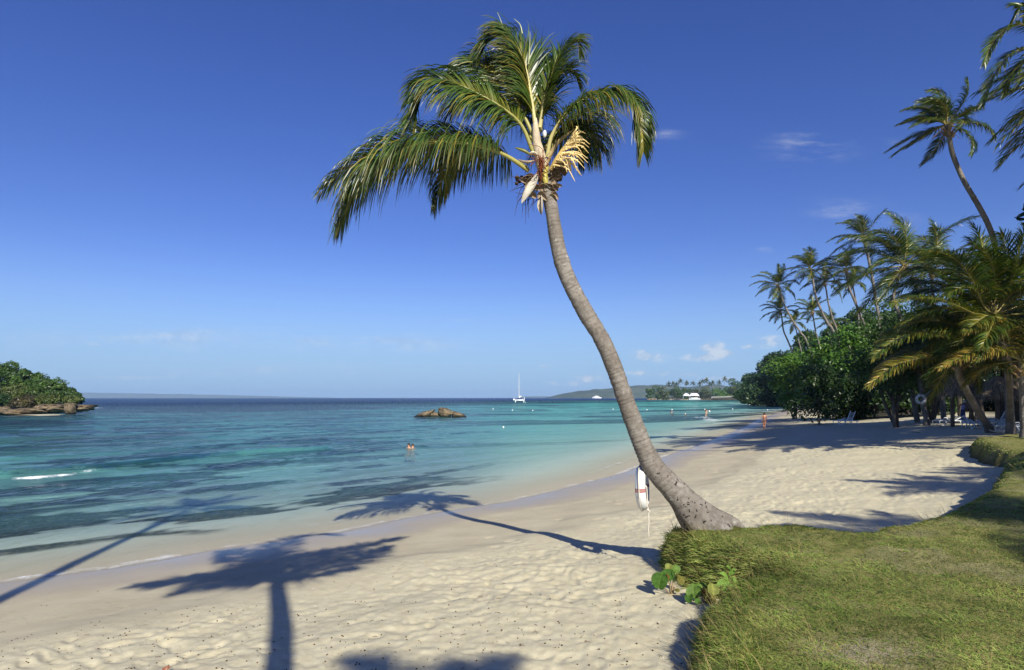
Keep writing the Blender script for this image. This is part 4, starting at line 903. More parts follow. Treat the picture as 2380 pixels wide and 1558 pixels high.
# ---------------------------------------------------------------- broad-leaved trees
def tree(name, label, cat, base, height, width, leaf, n, seed, cols, group=None, trunk_h=0.25, clumps=16, squash=.8, depth=None, limb=True, low=0.15, shape=None, trunkr=None):
    g = np.random.default_rng(seed); base = np.array(base, float); depth = depth or width
    root = thing(name, label, cat, base, group)
    cen = []; R_ = []
    for k in range(clumps):
        while True:
            q = g.uniform(-1, 1, 3)
            if np.linalg.norm(q) < 1: break
        zc = low + (1 - low) * (.5 + .5 * q[2]) * .86
        shrink = math.sqrt(max(.15, 1 - max(0, (zc - .45) / .62) ** 2)); q2 = q * .68
        cen.append([q2[0] * width / 2 * shrink, q2[1] * depth / 2 * shrink, zc * height]); R_.append(width * g.uniform(.13, .25))
    cen = np.array(cen); R_ = np.array(R_)
    k = g.integers(0, clumps, n); D = nrm(g.normal(0, 1, (n, 3)) + np.array([0, 0, .25])); rad = R_[k] * (0.55 + .5 * g.random(n) ** .6)
    lump = 0.82 + .4 * vnoise(D[:, 0] * 3 + k * 7.1, D[:, 1] * 3 + D[:, 2] * 2.3, seed)
    P = cen[k] + D * (rad * lump)[:, None] * np.array([1, 1, squash]); P[:, 2] = np.maximum(P[:, 2], height * .02)
    hi = np.percentile(P[:, 2], 98.5); P[:, 2] *= height / hi; cen[:, 2] *= height / hi
    wx = np.percentile(np.abs(P[:, 0]), 96); P[:, 0] *= width / 2 / wx; cen[:, 0] *= width / 2 / wx
    nn = nrm(D * .7 + g.normal(0, .55, (n, 3)) + np.array([.1, -.2, .55])); a = nrm(np.cross(nn, g.normal(0, 1, (n, 3)))); b_ = np.cross(nn, a)
    s = leaf * (0.6 + .8 * g.random(n)); 
    V = np.stack([P - a * s[:, None], P + b_ * (s * .55)[:, None] - nn * (s * .15)[:, None], P + a * s[:, None], P - b_ * (s * .55)[:, None] - nn * (s * .15)[:, None]], 1)
    q = np.arange(n)[:, None] * 4 + np.array([0, 1, 2, 3])
    c0, c1 = np.array(cols[0]), np.array(cols[1]); t = np.clip(g.normal(.5, .3, n) + (vnoise(P[:, 0] / width * 5, P[:, 2] / width * 5, seed + 3) - .5), 0, 1)[:, None]
    c = c0 * (1 - t) + c1 * t
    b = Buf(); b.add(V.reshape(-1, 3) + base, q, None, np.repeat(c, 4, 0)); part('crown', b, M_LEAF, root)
    b = Buf(); tr = trunkr or max(.08, width * .022); top = np.array([0, 0, height * .55])
    for s_ in range(1 if not limb else 3):
        o = np.array([g.normal(0, width * .05), g.normal(0, width * .05), 0]) * (s_ > 0)
        e = top + np.array([g.normal(0, width * .12), g.normal(0, width * .1), 0]); C = catmull([base + o - [0, 0, .1], base + (o + e) / 2 + g.normal(0, width * .04, 3), base + e], 12)
        b.tube(C, np.linspace(tr, tr * .45, 12), 8, np.array((0.16, 0.13, 0.10)) * g.uniform(.7, 1.2))
    if limb:
        for j in g.choice(clumps, min(7, clumps), False):
            st = base + np.array([0, 0, height * g.uniform(.12, .4)]); C = catmull([st, (st + base + cen[j]) / 2 + [0, 0, height * .05], base + cen[j]], 9)
            b.tube(C, np.linspace(tr * .6, tr * .15, 9), 6, np.array((0.17, 0.14, 0.11)) * g.uniform(.7, 1.2))
    part('trunk', b, M_BARK, root)
    return root
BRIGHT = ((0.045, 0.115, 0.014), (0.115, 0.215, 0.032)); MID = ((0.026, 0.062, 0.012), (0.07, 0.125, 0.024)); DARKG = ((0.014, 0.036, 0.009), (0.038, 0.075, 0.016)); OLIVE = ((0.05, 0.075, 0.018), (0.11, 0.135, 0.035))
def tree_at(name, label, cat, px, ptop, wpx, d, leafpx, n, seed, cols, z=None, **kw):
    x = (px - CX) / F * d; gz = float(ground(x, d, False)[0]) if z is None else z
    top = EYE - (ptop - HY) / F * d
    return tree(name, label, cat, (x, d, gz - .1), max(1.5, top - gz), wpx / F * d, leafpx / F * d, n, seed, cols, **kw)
def right_trees():
    for k, (x, y, h, w) in enumerate(((40, 15, 18, 12), (46, 27, 17, 13), (31, 27, 18, 10), (38, 34, 17, 11), (30, 21.5, 17, 7.5))):
        tree('almond_tree', 'broad tree outside the frame at right, shading the beach below the palms', 'tree', (x, y, 1.8), h, w, .34, 7000, 290 + k, DARKG, group='tall trees shading the beach', low=.55, trunkr=.3)
    gp = 'sea grape trees along the beach'
    tree_at('sea_grape_tree', 'bright green bush at the seaward end of the thicket, lowest of the row', 'tree', 1845, 822, 98, 86, 3.0, 5200, 301, BRIGHT, group=gp, low=.1)
    tree_at('sea_grape_tree', 'bright green round tree just right of the seaward-most bush', 'tree', 1925, 792, 130, 79, 3.1, 7600, 302, BRIGHT, group=gp, low=.12)
    tree_at('sea_grape_tree', 'tallest bright green tree, left of the drooping yellow palm fronds', 'tree', 2000, 758, 140, 72, 3.2, 9000, 303, BRIGHT, group=gp, low=.16)
    tree_at('sea_grape_tree', 'dark green tree behind the tips of the yellowing palm fronds', 'tree', 2085, 735, 190, 49, 3.2, 9000, 304, MID, group=gp, low=.3)
    tree_at('sea_grape_tree', 'dark tree over the life ring palm', 'tree', 2165, 720, 200, 50.5, 3.3, 9500, 305, DARKG, group=gp, low=.35)
    tree_at('sea_grape_tree', 'dark tree behind the leaning palm trunk', 'tree', 2255, 700, 210, 46.5, 3.3, 9500, 306, DARKG, group=gp, low=.35)
    tree_at('sea_grape_tree', 'dark tree behind the fronds at the right edge', 'tree', 2360, 700, 220, 45, 3.3, 9500, 307, DARKG, group=gp, low=.35)
    rows = [('small dark tree where the wooded slope meets the water', 1748, 872, 62, 400, 2600), ('dark tree second up the shore end of the slope', 1778, 845, 74, 340, 3000), ('dark rounded tree below the seaward-most palm crown', 1806, 822, 80, 300, 3200),
            ('dark low tree at the water behind the bright bush', 1770, 886, 86, 300, 3000), ('dark tree hanging over the water left of the bright bush', 1806, 868, 90, 250, 3400), ('dark tree on the slope at the foot of the S-shaped palm', 1842, 800, 90, 255, 3600),
            ('mid green tree behind the two thin slope palms', 1880, 772, 95, 235, 3800), ('mid green tree at the foot of the round-crowned palm', 1915, 790, 95, 215, 3800), ('broad tree near the top of the slope left of the grove', 1925, 760, 105, 225, 4000),
            ('mid green tree below the tall palm above the hill', 1965, 745, 105, 205, 4000), ('dark crest tree between palm trunks', 1995, 722, 110, 195, 4000), ('highest crest tree with layered crown against the sky', 2045, 703, 120, 185, 4400),
            ('crest tree right of the highest one, behind grey palm trunks', 2100, 712, 120, 175, 4200), ('dark slope tree low behind the bright green trees', 1880, 835, 110, 180, 3600), ('dark tree behind the tallest bright green tree', 1960, 800, 120, 165, 3600),
            ('dark slope tree behind the windswept palm', 2060, 765, 130, 155, 3800), ('shadowy tree behind the crown at mid grove', 2150, 740, 140, 150, 3600), ('shadowy tree behind the arching dark fronds', 2230, 730, 150, 140, 3600), ('shadowy tree behind the broad palm', 2320, 730, 160, 130, 3600), ('shadowy tree behind the frame edge', 2410, 730, 160, 125, 3200)]
    for k, (lab, px, pt, w, d, n) in enumerate(rows):
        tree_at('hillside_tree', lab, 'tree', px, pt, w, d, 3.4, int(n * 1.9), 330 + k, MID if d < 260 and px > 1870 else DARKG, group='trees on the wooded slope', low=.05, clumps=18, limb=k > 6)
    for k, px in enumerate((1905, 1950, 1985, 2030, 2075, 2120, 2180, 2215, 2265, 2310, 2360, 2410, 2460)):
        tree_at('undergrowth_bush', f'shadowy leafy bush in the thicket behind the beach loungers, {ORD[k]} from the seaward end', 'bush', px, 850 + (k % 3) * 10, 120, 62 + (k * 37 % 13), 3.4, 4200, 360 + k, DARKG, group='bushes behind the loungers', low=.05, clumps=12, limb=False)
right_trees()

# ---------------------------------------------------------------- far headland with its jetty
def cc8(x, y): return (1475.1 + 0.13542 * x, 855.3 + 0.13542 * y)
def headland():
    d0 = 900.0
    # land
    th = np.linspace(0, 2 * np.pi, 90, endpoint=False); rr = np.linspace(0, 1, 26)
    cx, cy = (1640 - CX) / F * 1010, 1010.0
    Rr, Tt = np.meshgrid(rr, th, indexing='ij'); ex = 88 * (1 + .10 * np.sin(3 * Tt + 1) + .06 * np.sin(5 * Tt)); ey = 100 * (1 + .08 * np.sin(4 * Tt))
    x = cx + Rr * ex * np.cos(Tt); y = cy + Rr * ey * np.sin(Tt); z = -0.6 + 7.0 * (1 - Rr ** 2.2) + .8 * (fbm(x / 15, y / 15, 131, 3) - .5)
    b = Buf(); b.add(np.stack([x, y, z], -1).reshape(-1, 3), ring_faces(26, 90))
    sandy = sstep(2.2, 1.2, z) * sstep(60, 20, np.abs(x - (1562 - CX) / F * 950))
    solo('headland_ground', b, bpy.data.materials['sand'], None, None, kind='structure', attrs={'soil': (1 - sandy).ravel(), 'dry': sandy.ravel(), 'wet': 0 * z.ravel(), 'reef': 0 * z.ravel()})
    def hz(px, d): 
        xx = (px - CX) / F * d; r = np.hypot((xx - cx) / 88, (d - cy) / 100); return max(0.3, -0.6 + 7.0 * (1 - min(r, .97) ** 2.2))
    def bush(lab, x, w, top, d, n, seed, cols):
        px, pt = cc8(x, top); tree_at('headland_tree', lab, 'tree', px, pt, w * .1354, d, 1.5, n, seed, cols, z=hz(px, d) - 1.2, group='trees on the far headland', low=.05, clumps=12, limb=False)
    for k, (lab, x, w, top, d, c) in enumerate((('round dark tree at the seaward tip of the far headland', 255, 110, 358, 930, MID), ('broad dark tree second from the tip of the far headland', 365, 220, 315, 940, MID), ('olive tree by the far beach left of the white tents', 510, 210, 350, 935, OLIVE),
            ('green tree left behind the small white tent', 700, 230, 330, 935, MID), ('green tree right behind the white tents', 880, 200, 350, 945, MID), ('low olive tree right of the white tents', 1080, 200, 370, 940, OLIVE), ('light green round tree behind the start of the pale railing', 1250, 230, 335, 930, OLIVE), ('bright green tree behind the middle of the pale railing', 1430, 230, 350, 925, BRIGHT),
            ('tall dark tree on the far headland beside the last palm', 1700, 240, 188, 1000, MID), ('light green bushy tree below the tall dark one', 1720, 240, 315, 925, OLIVE), ('dark tree near the landward end of the railing', 1860, 240, 250, 920, MID), ('high dark tree where the far headland meets the near slope', 1930, 260, 135, 960, MID), ('dark low tree behind the railing end', 1600, 170, 330, 930, MID))):
        bush(lab, x, w, top, d, 1500, 400 + k, c)
    # palms of the headland share one crown mesh
    tops = [(585, 265), (660, 262), (720, 272), (785, 218), (890, 250), (1000, 250), (1115, 262), (1165, 215), (1232, 205), (1340, 242), (1450, 236), (1545, 185), (480, 340), (1290, 262)]
    order = sorted(range(len(tops)), key=lambda i: tops[i][0]); proto = None
    for r_, i in enumerate(order):
        px, py = cc8(tops[i][0], tops[i][1] + 22); d = 950 + (i * 41 % 40); hub = W(px, py, d); bz = hz(px, d)
        lab = f'distant palm on the far headland, {ORD[r_]} from its seaward tip'
        if proto is None:
            proto = palm(lab, None, d, None, 4.6, 15, 450, .6, .25, hub=hub, trunk_pts=[(hub + np.array([hub[0] + .8, hub[1], bz])) / 2 + [.4, 0, 0], np.array([hub[0] + 1.0, hub[1], bz])], K=2, nl=12, w=.2, boots=False, group='palms on the far headland', lleaf=.8)
            ph = hub[2] - bz
        else:
            c = copy_tree(proto); s = (hub[2] - bz) / ph; c.location = (hub[0] + 1.0, hub[1], bz); c.scale = (1.15, 1.15, s); c.rotation_euler = (0, 0, r_ * 1.7); c.location = (hub[0] + math.cos(r_ * 1.7) * 1.15, hub[1] + math.sin(r_ * 1.7) * 1.15, bz); c['label'] = lab
    # rocks at its tip
    for k, (x, w, h, lab) in enumerate(((240, 70, 26, 'brown boulder at the seaward tip of the far headland'), (290, 80, 34, 'larger brown boulder second from the tip of the far headland'), (350, 70, 30, 'brown boulder beside the small far beach'))):
        px, py = cc8(x, 530); p = W(px, 928.6, 890); wm = w * .1354 / F * 890
        bb = Buf(); bb.ball((p[0], p[1], .3), (wm / 2, wm / 2, h * .1354 / F * 890), 16, 10, fn=lambda D, V: V * (0.75 + .5 * fbm(D[:, 0] * 2 + 5 * k, D[:, 1] * 2 + D[:, 2] * 2, 470 + k, 3))[:, None]); solo('boulder', bb, M_ROCK, lab, 'rock', (p[0], p[1], 0), 'boulders at the headland tip')
    # jetty
    dj = 850.0; u = .13542 / F * dj
    def J(x, y, dd=0): px, py = cc8(x, y); return W(px, py, dj + dd)
    zb = 1.5
    def X(x): return (cc8(x, 0)[0] - CX) / F * dj
    root = thing('jetty', 'long low timber jetty on piles with a pale railed ramp below the far headland', 'jetty', (X(1100), dj, 0))
    b = Buf(); b.box((X(720), dj + 6, 1.9), (X(832) - X(608), 2.2, .35), (.17, .13, .1)); b.box((X(978), dj, 1.5), (X(1126) - X(830), 9, .7), (.12, .09, .07)); b.box((X(1500), dj, 2.0), (X(1872) - X(1127), 3, .5), (.17, .14, .11)); part('deck', b, M_WOOD, root, smooth=False)
    for x in (615, 640, 668, 695, 722, 750, 775, 800, 835, 860, 890, 925, 960, 1000, 1040, 1080, 1120, 1180, 1230, 1280, 1330, 1390, 1440, 1500, 1560, 1620, 1680, 1740, 1800, 1860):
        b = Buf(); b.tube([(X(x), dj - .8 + (6 if x < 830 else 0), -1.5), (X(x), dj - .8 + (6 if x < 830 else 0), 1.8)], .3, 8, (.07, .055, .045)); part('pile', b, M_WOOD, root)
    b = Buf(); P0, P1_ = J(1310, 522), J(1862, 500); n = 26
    for k in range(n + 1):
        p = P0 + (P1_ - P0) * k / n; p[1] = dj - 1.2; h = 2.2 - .8 * k / n; b.tube([p, p + [0, 0, h]], .13, 6, (.62, .6, .55))
        if k < n:
            q = P0 + (P1_ - P0) * (k + 1) / n; q[1] = dj - 1.2; h2 = 2.2 - .8 * (k + 1) / n; b.tube([p + [0, 0, h], q + [0, 0, h2]], .12, 6, (.62, .6, .55)); b.tube([p + [0, 0, h * .5], q + [0, 0, h2 * .5]], .1, 6, (.62, .6, .55)); b.tube([p, q + [0, 0, h2]], .08, 6, (.62, .6, .55))
    part('railing', b, M_PAINT, root)
    def tent(x0, x1, top, lab, dd):
        w = X(x1) - X(x0); c = (X(x0) + X(x1)) / 2; r = thing('tent', lab, 'tent', (c, dj + dd, 2.0), 'white tents at the jetty'); e = J(0, 474)[2]; t = J(0, top)[2]; dp = 6.0
        b = Buf(); rx = w * (.12 if w < 12 else .32); y0, y1 = dj + dd - dp / 2, dj + dd + dp / 2; ym = dj + dd
        V = [(c - w / 2, y0, e), (c + w / 2, y0, e), (c + w / 2, y1, e), (c - w / 2, y1, e), (c - rx, ym, t), (c + rx, ym, t), (c - w / 2, y0, e - .5), (c + w / 2, y0, e - .5), (c + w / 2, y1, e - .5), (c - w / 2, y1, e - .5)]
        b.add(V, [(0, 1, 5, 4), (2, 3, 4, 5), (0, 6, 7, 1), (1, 7, 8, 2), (2, 8, 9, 3), (3, 9, 6, 0)], [(1, 2, 5), (3, 0, 4)], (.82, .82, .8)); part('canopy', b, M_CLOTH, r, smooth=False)
        for sx in (-1, 1):
            for yy in (y0 + .2, y1 - .2):
                b = Buf(); b.tube([(c + sx * (w / 2 - .2), yy, 1.8), (c + sx * (w / 2 - .2), yy, e)], .14, 6, (.75, .75, .73)); part('pole', b, M_PAINT, r)
    tent(830, 942, 434, 'small white peaked tent on the far jetty platform', 1.0); tent(950, 1107, 433, 'large white ridged tent behind the white boat at the far jetty', 2.5)
    r = thing('motor_boat', 'white cabin boat moored before the large white tent at the far jetty', 'boat', (X(1010), dj - 6, 0)); L = X(1105) - X(920); c = X(1012)
    b = Buf(); t = np.linspace(-1, 1, 15); prof = np.array([[(s * 1.5 * (1 - max(0, q) ** 3) ** .6 * a) for s, a in ((-1, 1), (-1, .8), (0, .15), (1, .8), (1, 1))] for q in t]); hh = np.array([2.2, .7, .2, .7, 2.2])
    b.grid(np.stack([np.repeat(c + t[:, None] * L / 2, 5, 1), dj - 6 + prof, np.tile(hh, (15, 1)) + .4 * np.clip(t, 0, 1)[:, None] ** 2], -1), (.85, .85, .85)); b.box((c, dj - 6, 2.1), (L * .9, 2.4, .2), (.8, .8, .8)); part('hull', b, M_PAINT, r)
    b = Buf(); b.box((c - L * .05, dj - 6, 3.0), (L * .62, 2.2, 1.7), (.85, .85, .85)); part('cabin', b, M_PAINT, r, smooth=False)
    for k in range(5): b = Buf(); b.box((c - L * .28 + k * L * .115, dj - 7.12, 3.2), (L * .07, .06, .7), (.06, .07, .09)); part('window', b, M_PAINT, r, smooth=False)
headland()

def far_land():
    def ridge(name, prof, d, depth, seed, col):
        b = Buf(); n = 200; px = np.linspace(prof[0][0], prof[-1][0], n); top = np.interp(px, [p[0] for p in prof], [p[1] for p in prof]); x = (px - CX) / F * d
        k = np.linspace(0, 1, 14); h = np.maximum(0, (HY - top) / F * d)
        V = []
        for q in k:
            s = math.sin(q * math.pi) ** .8; z = h * s * (1 + .22 * (fbm(x / (d * .008) + q * 3, np.full(n, q * 5), seed, 4) - .5)) + (.0 if 0 < q < 1 else -3)
            V.append(np.stack([x * (1 + (q - .5) * .02), np.full(n, d) + (q - .5) * depth, z], -1))
        b.grid(np.array(V), col)
        m, nt, out = newmat(name + '_cover'); pos = nt.nodes.new('ShaderNodeNewGeometry').outputs['Position']
        nz = noise(nt, 0.006, 6, .65, pos); prin(nt, out, mix(nt, ramp(nt, nz, .35, .65), (.025, .045, .018), (.085, .095, .045)), .95, .1)
        solo(name, b, m, None, None, kind='structure')
    ridge('hills', [(1270, 924), (1296, 917), (1325, 911), (1350, 907.5), (1385, 904), (1420, 901.5), (1450, 899), (1478, 896.5), (1500, 895), (1530, 893.5), (1560, 896), (1590, 900), (1625, 897), (1660, 893), (1700, 898), (1780, 902)], 4200, 900, 141, (1, 1, 1))
    ridge('far_hills', [(120, 915), (190, 912.5), (300, 914), (420, 916), (520, 918), (600, 920), (690, 922.5), (760, 924)], 11500, 1500, 142, (1, 1, 1))
    ridge('far_coast', [(1205, 924.5), (1215, 921.8), (1240, 921), (1290, 921.5), (1330, 920)], 9000, 900, 143, (1, 1, 1))
    # ferry far off under the hills
    p = G(1386, 0, 0) if False else W(1387, 925.0, 3000); r = thing('ferry', 'tiny white passenger ferry far off under the blue hills', 'boat', (p[0], p[1], 0)); x, y = p[0], p[1]
    b = Buf(); b.box((x, y, 2.5), (46, 9, 5), (.8, .8, .82)); part('hull', b, M_PAINT, r, smooth=False)
    b = Buf(); b.box((x - 3, y, 7), (32, 8, 4), (.8, .8, .82)); b.box((x - 2, y, 10.5), (18, 7, 3), (.8, .8, .82)); part('deckhouse', b, M_PAINT, r, smooth=False)
    b = Buf(); b.tube([(x - 2, y, 12), (x - 2, y, 17)], .6, 6, (.7, .7, .7)); part('mast', b, M_PAINT, r)
far_land()

# ---------------------------------------------------------------- left island, islet, boulders
def rock(b, c, r, seed, rough=.45, flat=None, seg=64, rings=36, tilt=0.0, f=1.6):
    c = np.array(c, float); r = np.array(r, float)
    def fn(D, V):
        k = 1 + rough * (fbm(D[:, 0] * f + seed, D[:, 1] * f + D[:, 2] * f * 1.3, seed, 4) - .5) * 2 + .26 * (fbm(D[:, 0] * 6 + seed, D[:, 1] * 6 + D[:, 2] * 7, seed + 9, 3) - .5)
        V = V * k[:, None]
        if flat is not None: V[:, 2] = np.where(V[:, 2] > flat, flat + (V[:, 2] - flat) * .25, V[:, 2])
        V[:, 2] = V[:, 2] + tilt * V[:, 0]
        return V
    b.ball(c, r, seg, rings, fn=fn); return b
def cc1(x, y): return (x * .1302, 805.7 + .1302 * y)
def left_island():
    d = 128.0
    def at(x, y, dd=0): px, py = cc1(x, y); return W(px, py, d + dd)
    u = .1302 / F * d
    # the core of the island
    b = Buf(); cx = at(250, 1000)[0] - 12; th = np.linspace(0, 2 * np.pi, 80, endpoint=False); rr = np.linspace(0, 1, 22); Rr, Tt = np.meshgrid(rr, th, indexing='ij')
    x = cx - 14 + Rr * np.cos(Tt) * 24 * (1 + .1 * np.sin(3 * Tt)); y = d + 20 + Rr * np.sin(Tt) * 17 * (1 + .08 * np.sin(5 * Tt + 1)); z = -.8 + 4.6 * (1 - Rr ** 3) + 1.0 * (fbm(x / 4, y / 4, 151, 3) - .5)
    b.add(np.stack([x, y, z], -1).reshape(-1, 3), ring_faces(22, 80)); solo('island_ground', b, M_ROCK, None, None, kind='structure')
    for k, (x, y, w, h, dd, lab) in enumerate(((-60, 1170, 300, 150, -6, 'long low dark ledge at the left edge under the island bushes'), (290, 1170, 260, 150, -5, 'pale pocked ledge of the left island beside the small sand strip'), (560, 1140, 420, 130, -1, 'dark undercut ledge in the middle of the left island'),
            (900, 1090, 480, 190, 2, 'broad tan undercut rock of the left island, hollow at the water'), (1185, 1095, 190, 260, 0, 'tall upright pale boulder standing before the island ledge'), (1390, 1090, 420, 150, 4, 'flat pointed rock at the tip of the left island where waves break'))):
        p = at(x, y, dd); b = Buf(); rock(b, (p[0], p[1] + 1, max(p[2], .4)), (w * u / 2, 3.0 if k != 4 else 1.2, h * u / 2 * 1.05), 160 + k, .42, flat=h * u / 2 * .55); solo('shore_rock', b, M_ROCK, lab, 'rock', (p[0], p[1], 0), 'rocks along the left island')
    b = Buf(); p0 = at(420, 1235, -8); xs = np.linspace(p0[0] - 3, p0[0] + 5, 30); ys = np.linspace(p0[1] - 1.5, p0[1] + 6, 16); x, y = np.meshgrid(xs, ys, indexing='ij'); z = .16 - .05 * ((x - p0[0] - 1) / 3.6) ** 2 * 3 - .04 * ((y - p0[1] - 2) / 3) ** 2
    b.grid(np.stack([x, y, z], -1)); solo('island_beach', b, bpy.data.materials['sand'], None, None, kind='structure', attrs={k: np.full(b.n, v) for k, v in (('dry', .6), ('wet', .15), ('reef', 0), ('soil', 0), ('under', 0))})
    gp = 'bushes and trees on the left island'
    for k, (lab, x, top, w, dd, n, c, base) in enumerate((('tall leafy tree at the left edge, highest on the left island', 120, 292, 560, 16, 6500, MID, 3.4), ('round tree second from the left edge on the left island', 520, 425, 460, 14, 5500, MID, 3.4), ('round dark tree at the middle of the left island', 900, 580, 420, 12, 4800, MID, 3.2),
            ('tree leaning to the tip of the left island', 1130, 660, 300, 12, 3400, MID, 3.0), ('low tree at the seaward end of the left island', 1340, 815, 260, 9, 2600, MID, 2.2), ('yellow green bush above the tan undercut rock', 830, 850, 340, 5, 2800, OLIVE, 2.0), ('yellow green bush low at the left side of the island', 260, 690, 420, 9, 3600, OLIVE, 3.0),
            ('brownish bare bush over the dark ledge', 440, 880, 520, 5, 3000, ((0.05, .042, .022), (.085, .075, .03)), 1.6), ('dark bush at the left edge low over the rocks', 40, 860, 330, 4, 2600, DARKG, 1.8), ('green bush filling the gap above the upright boulder', 1010, 790, 330, 7, 2600, MID, 2.6), ('small bush over the pointed rock at the tip', 1290, 880, 260, 6, 2000, OLIVE, 2.0), ('green bush in the gap between the two tall left trees', 640, 700, 330, 9, 2600, MID, 2.8), ('tree behind the left edge of the frame on the island', -330, 300, 620, 18, 5200, MID, 3.4))):
        px, pt = cc1(x, top); tree_at('island_tree' if w > 250 and k not in (5, 6, 7, 8, 9, 10, 11) else 'island_bush', lab, 'tree' if k < 5 or k == 12 else 'bush', px, pt, w * .1302 * 1.05, d + dd, 2.6, n, 170 + k, c, z=base, group=gp, low=.05, clumps=15, limb=k < 5)
left_island()

def islet():
    d = 112.0
    def at(x, y, dd=0): return W(898.7 + .15625 * x, 836.7 + .15625 * y, d + dd)
    u = .15625 / F * d
    def slab(pts, th, dep, seed, lab):
        """a tilted slab: side outline extruded through the rock's real depth, roughened"""
        P = np.array([[at(*p)[0], at(*p)[2]] for p in pts]); n = 64
        C = catmull(np.c_[np.vstack([P, P[:1]]), np.zeros(len(P) + 1)], n + 1)[:n, :2]; ce = C.mean(0); V = []
        for q in np.linspace(-1, 1, 13):
            s = (1 - abs(q) ** 3.2) ** .5 if abs(q) < 1 else .02; row = ce + (C - ce) * max(s, .02) * (1 if True else 0); y = d + q * dep / 2
            V.append(np.stack([row[:, 0], np.full(n, y), row[:, 1]], -1))
        V = np.array(V); cc_ = np.array([ce[0], d, ce[1]]); nz = fbm(V[..., 0] * 1.7 + seed, V[..., 1] * 1.7 + V[..., 2] * 2.3, seed, 4) - .5; nz2 = fbm(V[..., 0] * 6 + seed, V[..., 1] * 6 + V[..., 2] * 7, seed + 5, 3) - .5
        V = cc_ + (V - cc_) * (1 + .40 * nz + .34 * nz2)[..., None]
        V = np.concatenate([V, V[:, :1]], 1); b = Buf(); b.grid(V); solo('sea_rock', b, M_ROCK, lab, 'rock', (ce[0], d, 0), 'rocks standing in the bay')
    slab([(400, 860), (480, 800), (600, 765), (712, 742), (690, 780), (650, 830), (620, 905), (500, 905)], 1, 3.2, 180, 'tilted flat slab of brown rock, left end of the rocks in the bay')
    slab([(640, 870), (650, 810), (700, 778), (760, 790), (810, 830), (820, 880), (720, 895)], 1, 2.2, 181, 'small pale rubble rock wedged between the two big slabs in the bay')
    slab([(765, 800), (762, 740), (800, 716), (880, 720), (960, 760), (1000, 795), (950, 830), (930, 880), (830, 885)], 1, 3.4, 182, 'tall pocked slab with dark hollow under it, highest rock in the bay')
    slab([(960, 870), (985, 790), (1020, 772), (1090, 790), (1170, 830), (1180, 880), (1060, 890)], 1, 2.6, 183, 'low tan wedge of rock, right end of the rocks in the bay')
islet()

# ---------------------------------------------------------------- boats and buoys
def catamaran():
    d = 455.0; k = .05965 / F * d
    def X(x): return (1177.6 + .05965 * x - CX) / F * d
    def Z(y): return EYE - (855.3 + .05965 * y - HY) / F * d
    x0 = X(500); zw = Z(1345)
    def z(y): return Z(y) - zw
    r = thing('catamaran', 'white sailing catamaran anchored far out with bare tall mast', 'boat', (x0, d, 0))
    for s, xa in ((-1, 340), (1, 660)):
        b = Buf(); xc = X(xa); w = 2.0; t = np.linspace(0, 1, 12)
        rows = []
        for q in t:
            f = min(1, .25 + 1.6 * q) if q < .5 else 1.0
            rows.append([(xc + a * w / 2 * f * wv, d - 5.5 + q * 11, zz) for a, wv, zz in ((-1, 1, z(1245)), (-1, .9, .8), (-.6, .7, -.25), (.6, .7, -.25), (1, .9, .8), (1, 1, z(1245)))])
        b.grid(np.array(rows), (.8, .81, .82)); b.add(np.array(rows[0]), None, [(0, 1, 2), (0, 2, 3), (0, 3, 5), (3, 4, 5)], (.8, .8, .8)); b.add(np.array(rows[-1]), None, [(0, 2, 1), (0, 3, 2), (0, 5, 3), (3, 5, 4)], (.8, .8, .8))
        part('hull', b, M_PAINT, r)
    b = Buf(); b.box((x0, d, z(1258)), (X(640) - X(350), 8, z(1235) - z(1285)), (.78, .79, .8)); part('bridge_deck', b, M_PAINT, r, smooth=False)
    b = Buf(); prof = catmull([(X(330), d, z(1240)), (X(365), d, z(1190)), (X(430), d, z(1172)), (x0, d, z(1168)), (X(570), d, z(1172)), (X(620), d, z(1190)), (X(655), d, z(1240))], 24); V = np.array([np.stack([x0 + (prof[:, 0] - x0) * f, np.full(24, d + yy), prof[:, 2]], -1) for yy, f in ((-3, .9), (-2, 1), (3, 1), (3.6, .9))]); b.grid(V, (.84, .85, .86)); part('cabin', b, M_PAINT, r)
    for xa, xb in ((365, 415), (420, 470), (500, 545), (550, 590), (595, 625)):
        b = Buf(); b.box(((X(xa) + X(xb)) / 2, d - 2.6, z(1222)), (X(xb) - X(xa), 1.0, z(1212) - z(1232)), (.04, .05, .07)); part('window', b, M_PAINT, r, smooth=False)
    b = Buf(); b.tube([(X(480), d, z(1200)), (X(483), d, z(200))], [.24, .10], 8, (.62, .60, .57)); part('mast', b, M_PAINT, r)
    b = Buf(); b.tube([(X(440), d, z(735)), (X(525), d, z(735))], .07, 6, (.7, .7, .7)); part('spreader', b, M_PAINT, r)
    b = Buf(); b.tube(catmull([(X(485), d, z(1150)), (X(530), d + 2, z(1120)), (X(590), d + 5, z(1112))], 8), [.2, .45, .6, .6, .55, .5, .4, .2], 8, (.8, .79, .76)); part('furled_sail', b, M_CLOTH, r)
    for xa in (300, 670):
        b = Buf(); b.tube([(X(xa), d, z(1200)), (X(483), d, z(380))], .05, 4, (.4, .42, .45)); part('shroud', b, M_PAINT, r)
    b = Buf(); b.tube([(X(695), d + 5, z(1290)), (X(697), d + 5, z(1130))], [.3, .12], 6, (.82, .82, .82)); part('davit_pole', b, M_PAINT, r)
    b = Buf(); b.tube([(X(705), d - 2, .05), (X(742), d - 2, .05)], .22, 6, (.8, .8, .8)); part('boarding_step', b, M_PAINT, r)
    b = Buf(); b.ball((X(284), d, z(1240)), (.75, .6, .85), 10, 8, (.8, .8, .8)); part('fender', b, M_PAINT, r)
catamaran()
